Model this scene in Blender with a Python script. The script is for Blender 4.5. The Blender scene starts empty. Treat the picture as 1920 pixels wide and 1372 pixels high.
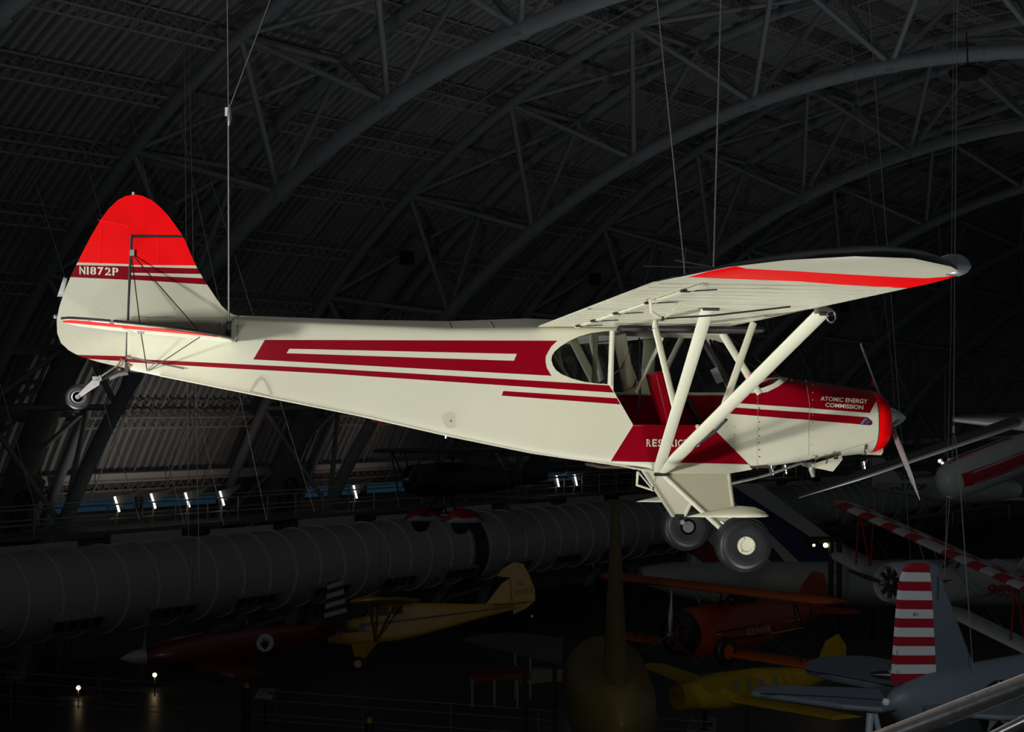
import bpy, bmesh, math, random
from mathutils import Vector, Matrix
from mathutils.bvhtree import BVHTree
random.seed(7)
SC = bpy.context.scene
COL = SC.collection

# ------------------------------------------------------------------ camera
CAM = Vector((-5.1371, -13.0102, 0.1257))
YAW, PIT, ROL, FPX = 0.1346, 0.0223, 0.0031, 3000.0
FW = Vector((math.sin(YAW)*math.cos(PIT), math.cos(YAW)*math.cos(PIT), math.sin(PIT)))
_rt = Vector((math.cos(YAW), -math.sin(YAW), 0)); _up = _rt.cross(FW)
RT = _rt*math.cos(ROL) + _up*math.sin(ROL)
UP = _up*math.cos(ROL) - _rt*math.sin(ROL)
cd = bpy.data.cameras.new('camera'); cam = bpy.data.objects.new('camera', cd); COL.objects.link(cam)
cd.sensor_width = 36.0; cd.lens = FPX/1920*36.0; cd.clip_end = 600
m = Matrix((RT, UP, -FW)).transposed().to_4x4(); m.translation = CAM
cam.matrix_world = m
SC.camera = cam
SC.view_settings.view_transform = 'Standard'; SC.view_settings.look = 'None'
SC.view_settings.gamma = 1; SC.view_settings.use_curve_mapping = False
SC.view_settings.exposure = 0.0

# ------------------------------------------------------------------ light
w = bpy.data.worlds.new('hall_ambient'); SC.world = w; w.use_nodes = True
bg = w.node_tree.nodes['Background']
bg.inputs[0].default_value = (0.80, 0.93, 1.0, 1); bg.inputs[1].default_value = 0.029

def lamp(name, loc, target, size, power, col=(1, .97, .92), spread=180):
    l = bpy.data.lights.new(name, 'AREA'); l.shape = 'DISK'; l.size = size; l.energy = power; l.color = col
    l.spread = math.radians(spread)
    o = bpy.data.objects.new(name, l); COL.objects.link(o); o.location = loc
    d = Vector(target) - Vector(loc); o.rotation_euler = d.to_track_quat('-Z', 'Y').to_euler()
    return o
lamp('photo_lamp_side', (-11.2, -8.8, .2), (-6.4, -.3, 1.0), 0.8, 112, (1, .985, .94), spread=76)
lamp('photo_lamp_nose', (-12.4, -7.6, -.5), (-.2, -.3, .05), 0.5, 26, (1, .985, .94), spread=32)
lamp('photo_lamp_front', (-8.6, -13.0, -2.7), (-3.4, -1.0, 1.6), 0.9, 17, (1, .985, .94), spread=66)
lamp('photo_lamp_right', (-.9, -5.0, -5.4), (-1.7, -3.0, 1.0), 0.9, 125, (1, .985, .95), spread=110)
# added unseen spot that brightens the striped tail of the naval airplane
l_ = bpy.data.lights.new('naval_tail_fill', 'SPOT'); l_.energy = 2200; l_.spot_size = math.radians(34); l_.spot_blend = .9; l_.shadow_soft_size = .2; l_.color = (.93, .97, 1)
o_ = bpy.data.objects.new('naval_tail_fill', l_); COL.objects.link(o_); o_.location = (1.0, -6.0, 8.0)
o_.rotation_euler = (Vector((5.2, 11.6, -4.2))-Vector(o_.location)).to_track_quat('-Z', 'Y').to_euler()
# down-pointing spot, added out of view for the handrail's bright line
l_ = bpy.data.lights.new('handrail_glint_spot', 'SPOT'); l_.energy = 120; l_.spot_size = math.radians(62); l_.spot_blend = .8; l_.shadow_soft_size = .08
o_ = bpy.data.objects.new('handrail_glint_spot', l_); COL.objects.link(o_); o_.location = (-3.6, -9.9, 1.9); o_.rotation_euler = (math.radians(12), 0, 0)
# indirect up-lights of the hall, standing out of view along the near side of the vault
for i_, (us, uu, uz, pw) in enumerate(((6, 12, -5, 3200), (26, 16, -6, 2200), (48, 20, -6, 1200), (78, 22, -6, 500), (30, 2, -4, 1100))):
    a_ = math.radians(44.603)
    l_ = bpy.data.lights.new('hall_uplight', 'SPOT'); l_.energy = pw; l_.color = (.93, .97, 1); l_.spot_size = math.radians(150); l_.spot_blend = 1; l_.shadow_soft_size = .6
    o_ = bpy.data.objects.new('hall_uplight', l_); COL.objects.link(o_)
    o_.location = CAM + Vector((math.sin(a_), math.cos(a_), 0))*us + Vector((-math.cos(a_), math.sin(a_), 0))*uu + Vector((0, 0, uz)); o_.rotation_euler = (math.pi, 0, 0)

# ------------------------------------------------------------------ helpers
def ray(px, py): return FW + RT*((px-960)/FPX) + UP*((686-py)/FPX)
def pj(P):
    d = Vector(P) - CAM; k = d.dot(FW)
    return (960 + FPX*d.dot(RT)/k, 686 - FPX*d.dot(UP)/k)
def onY(px, py, y):
    d = ray(px, py); return CAM + d*((y-CAM.y)/d.y)
def onZ(px, py, z):
    d = ray(px, py); return CAM + d*((z-CAM.z)/d.z)
def at(px, py, t): return CAM + ray(px, py)*t

def to_vault(a, b):
    """carry the line a->b on upwards until it meets the roof vault"""
    a = Vector(a); b = Vector(b); d = (b-a).normalized(); h_ = math.radians(44.603); p = b.copy()
    pe = Vector((-math.cos(h_), math.sin(h_), 0))
    for _ in range(900):
        r = p-CAM
        if math.hypot(r.dot(pe)-23.401, r.z+22.926) > 41.2: break
        p = p+d*.1
    return p
MATS = {}
def mat(name, col, rough=.5, metal=0., spec=.5, coat=0., noise=None, emit=None, trans=0., alpha=1., bump=None, ior=1.5):
    if name in MATS: return MATS[name]
    mt = bpy.data.materials.new(name); mt.use_nodes = True
    nt = mt.node_tree; b = nt.nodes['Principled BSDF']
    b.inputs['Base Color'].default_value = (*col, 1); b.inputs['Roughness'].default_value = rough
    b.inputs['Metallic'].default_value = metal; b.inputs['Specular IOR Level'].default_value = spec
    b.inputs['Coat Weight'].default_value = coat; b.inputs['Coat Roughness'].default_value = .08
    b.inputs['IOR'].default_value = ior
    b.inputs['Transmission Weight'].default_value = trans; b.inputs['Alpha'].default_value = alpha
    if emit:
        b.inputs['Emission Color'].default_value = (*emit[0], 1); b.inputs['Emission Strength'].default_value = emit[1]
    tc = nt.nodes.new('ShaderNodeTexCoord')
    if noise:
        sc, amt = noise
        n = nt.nodes.new('ShaderNodeTexNoise'); n.inputs['Scale'].default_value = sc; n.inputs['Detail'].default_value = 6
        r = nt.nodes.new('ShaderNodeMapRange'); r.inputs['To Min'].default_value = 1-amt; r.inputs['To Max'].default_value = 1+amt
        v = nt.nodes.new('ShaderNodeVectorMath'); v.operation = 'SCALE'; v.inputs[0].default_value = col
        nt.links.new(tc.outputs['Object'], n.inputs['Vector']); nt.links.new(n.outputs['Fac'], r.inputs['Value'])
        nt.links.new(r.outputs[0], v.inputs['Scale']); nt.links.new(v.outputs[0], b.inputs['Base Color'])
        r2 = nt.nodes.new('ShaderNodeMapRange'); r2.inputs['To Min'].default_value = max(.02, rough-.08); r2.inputs['To Max'].default_value = rough+.1
        nt.links.new(n.outputs['Fac'], r2.inputs['Value']); nt.links.new(r2.outputs[0], b.inputs['Roughness'])
    if bump:
        sc, st = bump
        n = nt.nodes.new('ShaderNodeTexNoise'); n.inputs['Scale'].default_value = sc
        bp = nt.nodes.new('ShaderNodeBump'); bp.inputs['Strength'].default_value = st; bp.inputs['Distance'].default_value = .02
        nt.links.new(tc.outputs['Object'], n.inputs['Vector']); nt.links.new(n.outputs['Fac'], bp.inputs['Height'])
        nt.links.new(bp.outputs[0], b.inputs['Normal'])
    MATS[name] = mt; return mt

CREAM = mat('cream_enamel', (.60, .595, .46), .38, coat=.05, spec=.35, noise=(3, .05), bump=(2.2, .06))
DRED = mat('dark_red_enamel', (.22, .0006, .008), .34, spec=.08, noise=(4, .08))
FRED = mat('signal_red_enamel', (1.0, .003, .005), .36, spec=.08, noise=(3, .06))
BLACK = mat('black_rubber', (.02, .021, .024), .55, noise=(14, .2))
TIRE = mat('tyre_rubber', (.010, .011, .013), .45, noise=(10, .25))
DARKM = mat('dark_metal', (.05, .048, .045), .4, .6)
ALU = mat('aluminium', (.62, .63, .64), .22, 1.0, noise=(20, .08))
CHROME = mat('polished_metal', (.75, .78, .82), .07, 1.0)
STEEL = mat('weathered_steel', (.30, .30, .29), .38, .8, noise=(30, .3))
GLASSM = None
def glass_mat():
    mt = bpy.data.materials.new('plexiglass'); mt.use_nodes = True; nt = mt.node_tree
    nt.nodes.remove(nt.nodes['Principled BSDF'])
    out = nt.nodes['Material Output']
    tr = nt.nodes.new('ShaderNodeBsdfTransparent'); tr.inputs[0].default_value = (.84, .87, .86, 1)
    gl = nt.nodes.new('ShaderNodeBsdfGlossy'); gl.inputs['Roughness'].default_value = .04
    fr = nt.nodes.new('ShaderNodeFresnel'); fr.inputs[0].default_value = 1.45
    mx = nt.nodes.new('ShaderNodeMixShader')
    nt.links.new(fr.outputs[0], mx.inputs[0]); nt.links.new(tr.outputs[0], mx.inputs[1]); nt.links.new(gl.outputs[0], mx.inputs[2])
    nt.links.new(mx.outputs[0], out.inputs[0]); return mt
GLASS = glass_mat()
CABLE = mat('steel_cable', (.55, .55, .53), .35, .9)
LETTER = mat('cream_lettering', (.72, .70, .55), .4)
TANFAB = mat('brown_fabric', (.13, .07, .03), .8)

def root_loc(p):
    while p is not None:
        if p.parent is None: return p.location if p.get('_w') else Vector((0, 0, 0))
        p = p.parent
    return Vector((0, 0, 0))
def tag(o, label=None, cat=None, group=None, kind=None):
    if label: o['label'] = label
    if cat: o['category'] = cat
    if group: o['group'] = group
    if kind: o['kind'] = kind
    return o
def thing(name, label, cat, loc=(0, 0, 0), group=None, rot=None, world=True):
    o = bpy.data.objects.new(name, None); COL.objects.link(o); o.empty_display_size = .2
    o.location = loc
    if rot is not None: o.rotation_euler = rot
    if world: o['_w'] = 1
    return tag(o, label, cat, group)
def finish(name, me, mats, parent, smooth):
    for mt in (mats if isinstance(mats, (list, tuple)) else [mats]): me.materials.append(mt)
    if smooth is not None:
        me.shade_smooth(); me.set_sharp_from_angle(angle=math.radians(smooth))
    o = bpy.data.objects.new(name, me); COL.objects.link(o)
    if parent is not None:
        o.parent = parent
        l = root_loc(parent)
        if l.length > 0: me.transform(Matrix.Translation(-l))
    return o
class MB:
    def __init__(s): s.v = []; s.f = []; s.m = []
    def add(s, vs, fs, mi=0):
        b = len(s.v); s.v += [tuple(v) for v in vs]; s.f += [tuple(b+i for i in f) for f in fs]; s.m += [mi]*len(fs); return s
    def box(s, c, d, mi=0, M=None):
        c = Vector(c); x, y, z = [q/2 for q in d]
        vs = [Vector((a*x, b*y, e*z)) for a in (-1, 1) for b in (-1, 1) for e in (-1, 1)]
        if M is not None: vs = [M @ v for v in vs]
        return s.add([c+v for v in vs], [(0, 1, 3, 2), (4, 6, 7, 5), (0, 4, 5, 1), (2, 3, 7, 6), (0, 2, 6, 4), (1, 5, 7, 3)], mi)
    def tube(s, pts, r, n=8, mi=0, cap=True, flat=None):
        """tube through pts; flat=(axis vector, ratio) squashes the section"""
        pts = [Vector(p) for p in pts]; rs = r if isinstance(r, (list, tuple)) else [r]*len(pts)
        rings = []
        for i, p in enumerate(pts):
            t = (pts[min(i+1, len(pts)-1)] - pts[max(i-1, 0)]).normalized()
            if flat: a = Vector(flat[0]); a = (a - t*a.dot(t)).normalized()
            else:
                a = Vector((0, 0, 1)) if abs(t.z) < .9 else Vector((1, 0, 0)); a = (a - t*a.dot(t)).normalized()
            b = t.cross(a); k = flat[1] if flat else 1.
            rings.append([p + a*math.cos(2*math.pi*j/n)*rs[i] + b*math.sin(2*math.pi*j/n)*rs[i]*k for j in range(n)])
        return s.loft(rings, cap, mi)
    def loft(s, rings, cap=True, mi=0, closed=True):
        n = len(rings[0]); vs = [v for r in rings for v in r]; fs = []
        for i in range(len(rings)-1):
            for j in range(n if closed else n-1):
                k = (j+1) % n; fs.append((i*n+j, i*n+k, (i+1)*n+k, (i+1)*n+j))
        if cap and closed:
            fs.append(tuple(range(n-1, -1, -1))); fs.append(tuple((len(rings)-1)*n+j for j in range(n)))
        return s.add(vs, fs, mi)
    def lathe(s, c, axis, prof, n=32, mi=0, cap=True):
        """prof = [(distance along axis, radius)]"""
        a = Vector(axis).normalized(); u = a.orthogonal().normalized(); v = a.cross(u); c = Vector(c)
        return s.loft([[c + a*d + (u*math.cos(2*math.pi*j/n) + v*math.sin(2*math.pi*j/n))*r for j in range(n)] for d, r in prof], cap, mi)
    def prism(s, poly, off, mi=0):
        """poly = 3D points, extruded by vector off"""
        n = len(poly); off = Vector(off); p = [Vector(q) for q in poly]
        fs = [tuple(range(n-1, -1, -1)), tuple(range(n, 2*n))] + [(i, (i+1) % n, n+(i+1) % n, n+i) for i in range(n)]
        return s.add(p+[q+off for q in p], fs, mi)
    def ball(s, c, r, n=12, mi=0, sc=(1, 1, 1)):
        c = Vector(c); rings = []
        for i in range(1, n//2):
            t = math.pi*i/(n//2)
            rings.append([c + Vector((sc[0]*r*math.sin(t)*math.cos(2*math.pi*j/n), sc[1]*r*math.sin(t)*math.sin(2*math.pi*j/n), sc[2]*r*math.cos(t))) for j in range(n)])
        return s.loft(rings, True, mi)
    def build(s, name, mats, parent=None, smooth=40, M=None):
        me = bpy.data.meshes.new(name)
        vs = s.v if M is None else [tuple(M @ Vector(v)) for v in s.v]
        me.from_pydata(vs, [], s.f)
        for p, i in zip(me.polygons, s.m): p.material_index = i
        bm = bmesh.new(); bm.from_mesh(me); bmesh.ops.recalc_face_normals(bm, faces=bm.faces); bm.to_mesh(me); bm.free()
        return finish(name, me, mats, parent, smooth)
def tube(name, pts, r, mt, parent, n=8, flat=None):
    return MB().tube(pts, r, n, flat=flat).build(name, mt, parent)
def lerp_tab(tab, x):
    if x <= tab[0][0]: return tab[0][1:]
    for a, b in zip(tab, tab[1:]):
        if x <= b[0]:
            k = (x-a[0])/(b[0]-a[0]); return tuple(p+(q-p)*k for p, q in zip(a[1:], b[1:]))
    return tab[-1][1:]
def inside(p, poly):
    x, y = p; c = False; j = len(poly)-1
    for i in range(len(poly)):
        xi, yi = poly[i]; xj, yj = poly[j]
        if (yi > y) != (yj > y) and x < (xj-xi)*(y-yi)/(yj-yi)+xi: c = not c
        j = i
    return c
def paint(bm, polys):
    """cut the surface along outlines seen on the photograph and colour the pieces"""
    for mi, poly in polys:
        x0 = min(p[0] for p in poly)-2; x1 = max(p[0] for p in poly)+2; y0 = min(p[1] for p in poly)-2; y1 = max(p[1] for p in poly)+2
        for i in range(len(poly)):
            a, b = poly[i], poly[(i+1) % len(poly)]
            ex0, ex1 = min(a[0], b[0])-3, max(a[0], b[0])+3; ey0, ey1 = min(a[1], b[1])-3, max(a[1], b[1])+3
            nrm = ray(*a).cross(ray(*b)).normalized()
            fs = []
            for f in bm.faces:
                q = [pj(v.co) for v in f.verts]
                if min(p[0] for p in q) < ex1 and max(p[0] for p in q) > ex0 and min(p[1] for p in q) < ey1 and max(p[1] for p in q) > ey0: fs.append(f)
            g = set(fs)
            for f in fs: g.update(f.edges); g.update(f.verts)
            if fs: bmesh.ops.bisect_plane(bm, geom=list(g), dist=1e-5, plane_co=CAM, plane_no=nrm)
    for mi, poly in polys:
        for f in bm.faces:
            if inside(pj(f.calc_center_median()), poly): f.material_index = mi
def mirror_y(bm):
    r = bmesh.ops.duplicate(bm, geom=bm.verts[:]+bm.edges[:]+bm.faces[:])
    nv = [e for e in r['geom'] if isinstance(e, bmesh.types.BMVert)]
    nf = [e for e in r['geom'] if isinstance(e, bmesh.types.BMFace)]
    for v in nv: v.co.y = -v.co.y
    bmesh.ops.reverse_faces(bm, faces=nf)
    bmesh.ops.remove_doubles(bm, verts=[v for v in bm.verts if abs(v.co.y) < 1e-4], dist=1e-4)
def text_mesh(txt, bold=.012):
    c = bpy.data.curves.new('t', 'FONT'); c.body = txt; c.resolution_u = 3; c.offset = bold
    o = bpy.data.objects.new('t', c); me = bpy.data.meshes.new_from_object(o)
    bpy.data.objects.remove(o); bpy.data.curves.remove(c)
    xs = [v.co.x for v in me.vertices]; ys = [v.co.y for v in me.vertices]
    if not xs: return None
    x0, x1, y0, y1 = min(xs), max(xs), min(ys), max(ys)
    vs = [((v.co.x-x0)/(x1-x0), (v.co.y-y0)/(y1-y0)) for v in me.vertices]; fs = [tuple(p.vertices) for p in me.polygons]
    bpy.data.meshes.remove(me); return vs, fs
def stencil_mesh(txt, bold=.03, gap=.05):
    V, F, x = [], [], 0.
    for ch in txt:
        c = bpy.data.curves.new('t', 'FONT'); c.body = ch; c.resolution_u = 3; c.offset = bold
        o = bpy.data.objects.new('t', c); me = bpy.data.meshes.new_from_object(o)
        bpy.data.objects.remove(o); bpy.data.curves.remove(c)
        b = bmesh.new(); b.from_mesh(me); bpy.data.meshes.remove(me)
        xa = min(v.co.x for v in b.verts); xb = max(v.co.x for v in b.verts); ya = min(v.co.y for v in b.verts); yb = max(v.co.y for v in b.verts)
        if ch not in '1I7TE':
            xm = xa+(xb-xa)*(.52 if ch != 'N' else .30)
            for q in (-gap/2, gap/2):
                bmesh.ops.bisect_plane(b, geom=b.verts[:]+b.edges[:]+b.faces[:], dist=1e-6, plane_co=(xm+q, 0, 0), plane_no=(1, 0, 0))
            bmesh.ops.delete(b, geom=[f for f in b.faces if abs(f.calc_center_median().x-xm) < gap/2], context='FACES')
        k = len(V); b.verts.index_update()
        wide = .62
        V += [(x+(v.co.x-xa)/(xb-xa)*(wide if ch not in 'I1' else .2), (v.co.y-ya)/(yb-ya)) for v in b.verts]
        F += [tuple(k+v.index for v in f.verts) for f in b.faces]
        x += (wide if ch not in 'I1' else .2)+.15; b.free()
    x -= .15
    return [(p/x, q) for p, q in V], F
def decal(name, txt, a, b, hgt, bvh, parent, mt=None, stencil=False, slant=0., label=None, off=.003):
    """painted letters: baseline from a to b, hgt tall; laid on the surface behind those photo points"""
    vs, fs = stencil_mesh(txt) if stencil else text_mesh(txt, .02)
    n = len(txt.replace(' ', ' '))
    out = []
    for u, v in vs:
        px = a[0]+(b[0]-a[0])*u + slant*v*hgt; py = a[1]+(b[1]-a[1])*u - v*hgt
        h, nn, i, dd = bvh.ray_cast(CAM, ray(px, py).normalized())
        if h is None: h = onY(px, py, -.1); nn = Vector((0, -1, 0))
        if nn.dot(h-CAM) > 0: nn = -nn
        out.append(h + nn*off)
    mb = MB().add(out, fs)
    o = mb.build(name, mt or LETTER, parent, None)
    if label: o['label'] = label
    return o
def join_text(name, txt, origin, right, up, width, hgt, mt, parent, bold=.012):
    """flat lettering in local or world coordinates"""
    r = text_mesh(txt, bold)
    vs, fs = r; origin = Vector(origin); right = Vector(right).normalized(); up = Vector(up).normalized()
    return MB().add([origin + right*(u*width) + up*(v*hgt) for u, v in vs], fs).build(name, mt, parent, None)
# ================================================================== the hanging airplane
AIR = thing('airplane', 'cream and red high-wing airplane hanging from cables in the middle', 'airplane', (-3.2, 0, -1.2))
# x, half width, side top, ridge, bottom, squareness
FT = [(-6.46, .03, .755, .785, .372, 8), (-5.62, .108, .768, .812, .203, 14), (-4.67, .203, .734, .786, .014, 16), (-3.9, .28, .704, .781, -.16, 16),
      (-3.25, .345, .711, .81, -.292, 16), (-2.95, .36, .716, .80, -.335, 16), (-2.62, .36, .72, .79, -.378, 16), (-2.2, .36, .72, .78, -.44, 16), (-1.70, .36, .72, .745, -.438, 16),
      (-1.45, .36, .53, .56, -.42, 12), (-1.16, .36, .325, .352, -.385, 7), (-.98, .36, .29, .325, -.365, 4.5), (-.68, .345, .25, .285, -.33, 3.2), (-.36, .325, .22, .235, -.30, 2.5)]
def fsec(x, N=36):
    hw, zt, zr, zb, n = lerp_tab(FT, x)
    zc = (zt+zb)/2; h = (zt-zb)/2; out = []
    for i in range(N+1):
        t = -math.pi/2 + math.pi*i/N
        c, s_ = math.cos(t), math.sin(t)
        y = -hw*abs(c)**(2/n) if abs(c) > 1e-6 else 0.
        z = zc + h*math.copysign(abs(s_)**(2/n), s_)
        if s_ > 0: z += (zr-zt)*(1-abs(y)/hw)*min(1, abs(s_)**(2/n)*1.0)
        out.append(Vector((x, y, z)))
    return out
xs = sorted(set([t[0] for t in FT] + [-6.46+.22*i for i in range(28)] + [-1.7+.06*i for i in range(23)]))
xs = [x for x in xs if x <= -.36]
mb = MB(); mb.loft([fsec(x) for x in xs], cap=False, closed=False)
me = bpy.data.meshes.new('f'); me.from_pydata(mb.v, [], mb.f)
bm = bmesh.new(); bm.from_mesh(me); bmesh.ops.recalc_face_normals(bm, faces=bm.faces)
QWIN = [(1035, 666.5), (1039.8, 658.9), (1050.5, 649.7), (1065.8, 639.7), (1085.7, 630.5), (1107, 624.4), (1130, 621.4), (1144, 620.3), (1140, 720), (1116, 718.5), (1094.9, 715.5), (1071.9, 709.3), (1053.5, 701.7), (1042.8, 694), (1036.7, 684.9), (1034, 675.7)]
DOOR = [(1152, 622), (1353, 628), (1411, 734), (1396, 737), (1374, 766), (1334, 799), (1187, 796), (1150, 732)]
WSH = [(1340, 592), (1361, 619), (1422, 728.5), (1432.8, 726), (1451, 718.5), (1466.5, 706.3), (1476, 690), (1500, 650)]
CR, DR, RD, HOLE, WS = 0, 1, 2, 3, 4
polys = [
 (DR, [(496.5, 637), (1045.4, 638.5), (1034, 649), (1027.5, 660), (1023.5, 668), (1023, 677), (1025, 689), (1034, 704.3), (475, 673.7)]),
 (CR, [(542.7, 653.6), (969, 663.3), (963.7, 676.2), (537.5, 662)]),
 (DR, [(236, 672), (440, 682), (620, 691), (1060, 717), (1142, 722.4), (1151, 736), (1060, 730), (620, 700.5), (440, 690.8), (236, 678.5)]),
 (DR, [(943.7, 732.8), (1156.8, 746.4), (1163.4, 758), (940.5, 741.5)]),
 (DR, [(1188, 796), (1334, 799.5), (1404, 870), (1145, 864.6)]),
 (DR, [(1376, 765), (1396, 737), (1416.7, 736.5), (1425, 737), (1439, 734.6), (1458.8, 724.7), (1475.7, 712.4), (1480, 704), (1480, 670), (1665, 700), (1652, 734), (1631, 774), (1516, 765), (1388, 756)]),
 (DR, [(1377.7, 763.7), (1517, 773.4), (1627, 782), (1635, 790), (1631, 796), (1615, 795.6), (1517, 787.4), (1362.4, 774.9)]),
 (HOLE, QWIN), (HOLE, DOOR), (WS, WSH)]
paint(bm, polys)
bmesh.ops.delete(bm, geom=[f for f in bm.faces if f.material_index == HOLE], context='FACES')
wsbm = bm.copy()
bmesh.ops.delete(wsbm, geom=[f for f in wsbm.faces if f.material_index != WS], context='FACES')
bmesh.ops.delete(bm, geom=[f for f in bm.faces if f.material_index == WS], context='FACES')
for f in wsbm.faces: f.material_index = 0
BVF = BVHTree.FromBMesh(bm)
def from_bm(name, b, mats, parent, smooth=25, mirror=True):
    if mirror: mirror_y(b)
    me = bpy.data.meshes.new(name); b.to_mesh(me); b.free()
    return finish(name, me, mats, parent, smooth)
FUS = from_bm('fuselage', bm, [CREAM, DRED, FRED], AIR, 22)
WSO = from_bm('windshield', wsbm, [GLASS], AIR, 60)
# left-hand side: the holes carry glass there; the right rear window too
def on_side(q, y): return onY(q[0], q[1], y)
mb = MB(); mb.add([on_side(q, -.352) for q in QWIN], [tuple(range(len(QWIN)))]); mb.build('rear_side_window', GLASS, AIR, None)
for nm, poly in (('rear_side_window', QWIN), ('door_window', DOOR)):
    vs = [on_side(q, -.36) for q in poly]
    if nm == 'door_window': vs = [v for v in vs if v.z > .18] ; vs.append(Vector((-2.6, 0, .2)))
    MB().add([(v.x, .354, v.z) for v in vs], [tuple(range(len(vs)))]).build(nm, GLASS, AIR, None)
# left inner wall below the sill, red
MB().prism([(-2.65, .345, .19), (-1.30, .345, .19), (-1.25, .345, -.36), (-2.5, .345, -.36)], (0, -.006, 0)).build('cabin_lining', DRED, AIR, None)
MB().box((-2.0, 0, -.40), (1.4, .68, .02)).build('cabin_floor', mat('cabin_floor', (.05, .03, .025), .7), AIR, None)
MB().box((-2.75, 0, -.02), (.02, .62, .5)).build('rear_bulkhead', mat('bulkhead_dark_red', (.10, .015, .015), .7), AIR, None)  # bulkhead in a plain dark red
tube('cabin_sill', [(-2.6, .34, .195), (-1.3, .34, .195)], .014, CREAM, AIR)
# posts of the cabin
for s_ in (-1, 1):
    y = .352*s_
    a = onY(1148, 620, -.352); b_ = onY(1144, 722, -.352)
    tube('door_post', [(a.x, y, a.z), (b_.x, y, b_.z)], .022, CREAM, AIR)
    a = onY(1354, 624, -.352); b_ = onY(1424, 738, -.352)
    MB().tube([(a.x, y, a.z), (b_.x, y, b_.z)], .032, 10, flat=((1, 0, 0), .5)).build('windshield_post', CREAM if s_ < 0 else DARKM, AIR)
for p in ([(-2.98, .33, .70), (-2.86, .33, .22)], [(-3.05, .32, .62), (-2.80, .32, .24)], [(-2.42, .33, .70), (-2.24, .33, .22)]):
    tube('cabin_tube', p, .02, CREAM, AIR)
tube('cabin_tube', [(-2.47, .05, .69), (-2.36, .12, .2)], .055, CREAM, AIR, 14)
tube('cabin_tube', [(-2.6, .1, .2), (-2.4, .05, -.1)], .05, TANFAB, AIR, 12)
tube('cabin_tube', [(-2.35, -.05, .2), (-2.12, -.02, .66)], .016, CREAM, AIR)
MB().box((-1.28, 0, .255), (.30, .64, .012)).build('glare_shield', mat('panel_black', (.012, .012, .013), .6), AIR, None)
for sg in (-1, 1): MB().prism([(-1.44, sg*.345, .262), (-1.08, sg*.345, .262), (-1.08, sg*.345, .31), (-1.22, sg*.345, .36), (-1.44, sg*.345, .19)], (0, -sg*.004, 0)).build('cockpit_side_trim', MATS['panel_black'], AIR, None) if sg > 0 else None
MB().box((-1.10, 0, .27), (.01, .62, .10)).build('firewall_trim', MATS['panel_black'], AIR, None)
tube('rear_control_stick', [(-2.33, 0, -.05), (-2.30, 0, .2), (-2.31, 0, .66)], .008, DARKM, AIR)
tube('wiring', [(-2.55, -.2, .17), (-2.40, -.2, .25), (-2.33, -.2, .42)], .007, BLACK, AIR)
tube('wiring', [(-2.75, -.1, .22), (-2.5, -.2, .4), (-2.42, -.22, .6)], .007, BLACK, AIR)
# seats: leaning red back, cushion, frame tubes
def seat(x, y, z, w_, h):
    st = MB()
    M = Matrix.Rotation(math.radians(-14), 3, 'Y')
    st.box((x, y, z+h/2), (.07, w_, h), M=M)
    o = st.build('seat_back', DRED, AIR, 30)
    bv = o.modifiers.new('b', 'BEVEL'); bv.width = .015; bv.segments = 2
    MB().box((x-.01, y, z+h*.62), (.078, w_*.30, .12), M=M).build('seat_back_opening', mat('seat_opening', (.02, .015, .012), .8), o)
    c = MB().box((x+.24, y, z+.02), (.42, w_, .09)).build('seat_cushion', DRED, AIR, 30)
    bv = c.modifiers.new('b', 'BEVEL'); bv.width = .02; bv.segments = 2
seat(-2.14, -.12, -.22, .36, .60)
seat(-2.78, 0, -.18, .46, .42)
MB().box((-2.72, .05, .24), (.16, .3, .09)).build('headrest', DRED, AIR)
MB().box((-1.42, 0, .12), (.05, .66, .30)).build('instrument_panel', mat('panel_black', (.012, .012, .013), .6), AIR)
for i in range(3):
    MB().lathe((-1.447, -.2+.2*i, .16), (-1, 0, 0), [(0, .05), (.012, .05), (.012, .042), (.004, .04)], 18).build('instrument_dial', ALU, AIR)
tube('throttle_lever', [(-1.83, .28, .14), (-1.72, .27, -.06)], [.03, .022], BLACK, AIR, 10)
tube('control_stick', [(-1.75, 0, -.38), (-1.72, 0, -.05)], .012, DARKM, AIR)
MB().prism([(-1.62, .33, .40), (-1.56, .33, .43), (-1.50, .33, .31), (-1.56, .33, .28)], (0, -.004, 0)).build('window_card', mat('grey_card', (.3, .32, .31), .6), AIR, None)
# upper door leaf folded up under the wing
def DP(y0, y1, z): return [Vector(p) for p in ((-2.56, y0, z), (-1.44, y0, z), (-1.53, y1, z-.012), (-2.66, y1, z-.012))]
dr = MB(); q = DP(-.39, -.92, .705)
for i in range(4): dr.tube([q[i], q[(i+1) % 4]], .024, 8)
dr.tube([(-2.0, -.39, .705), (-2.05, -.92, .693)], .01, 6)
UD = dr.build('folded_door_frame', mat('door_frame_black', (.006, .006, .006), .5), AIR)
MB().add(DP(-.39, -.92, .703), [(0, 1, 2, 3)]).build('folded_door_pane', GLASS, UD, None)
# lower door sill
a, b_ = onY(1187, 797, -.365), onY(1335, 799.5, -.365)
tube('door_sill', [a, b_], .008, DRED, AIR)
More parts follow.
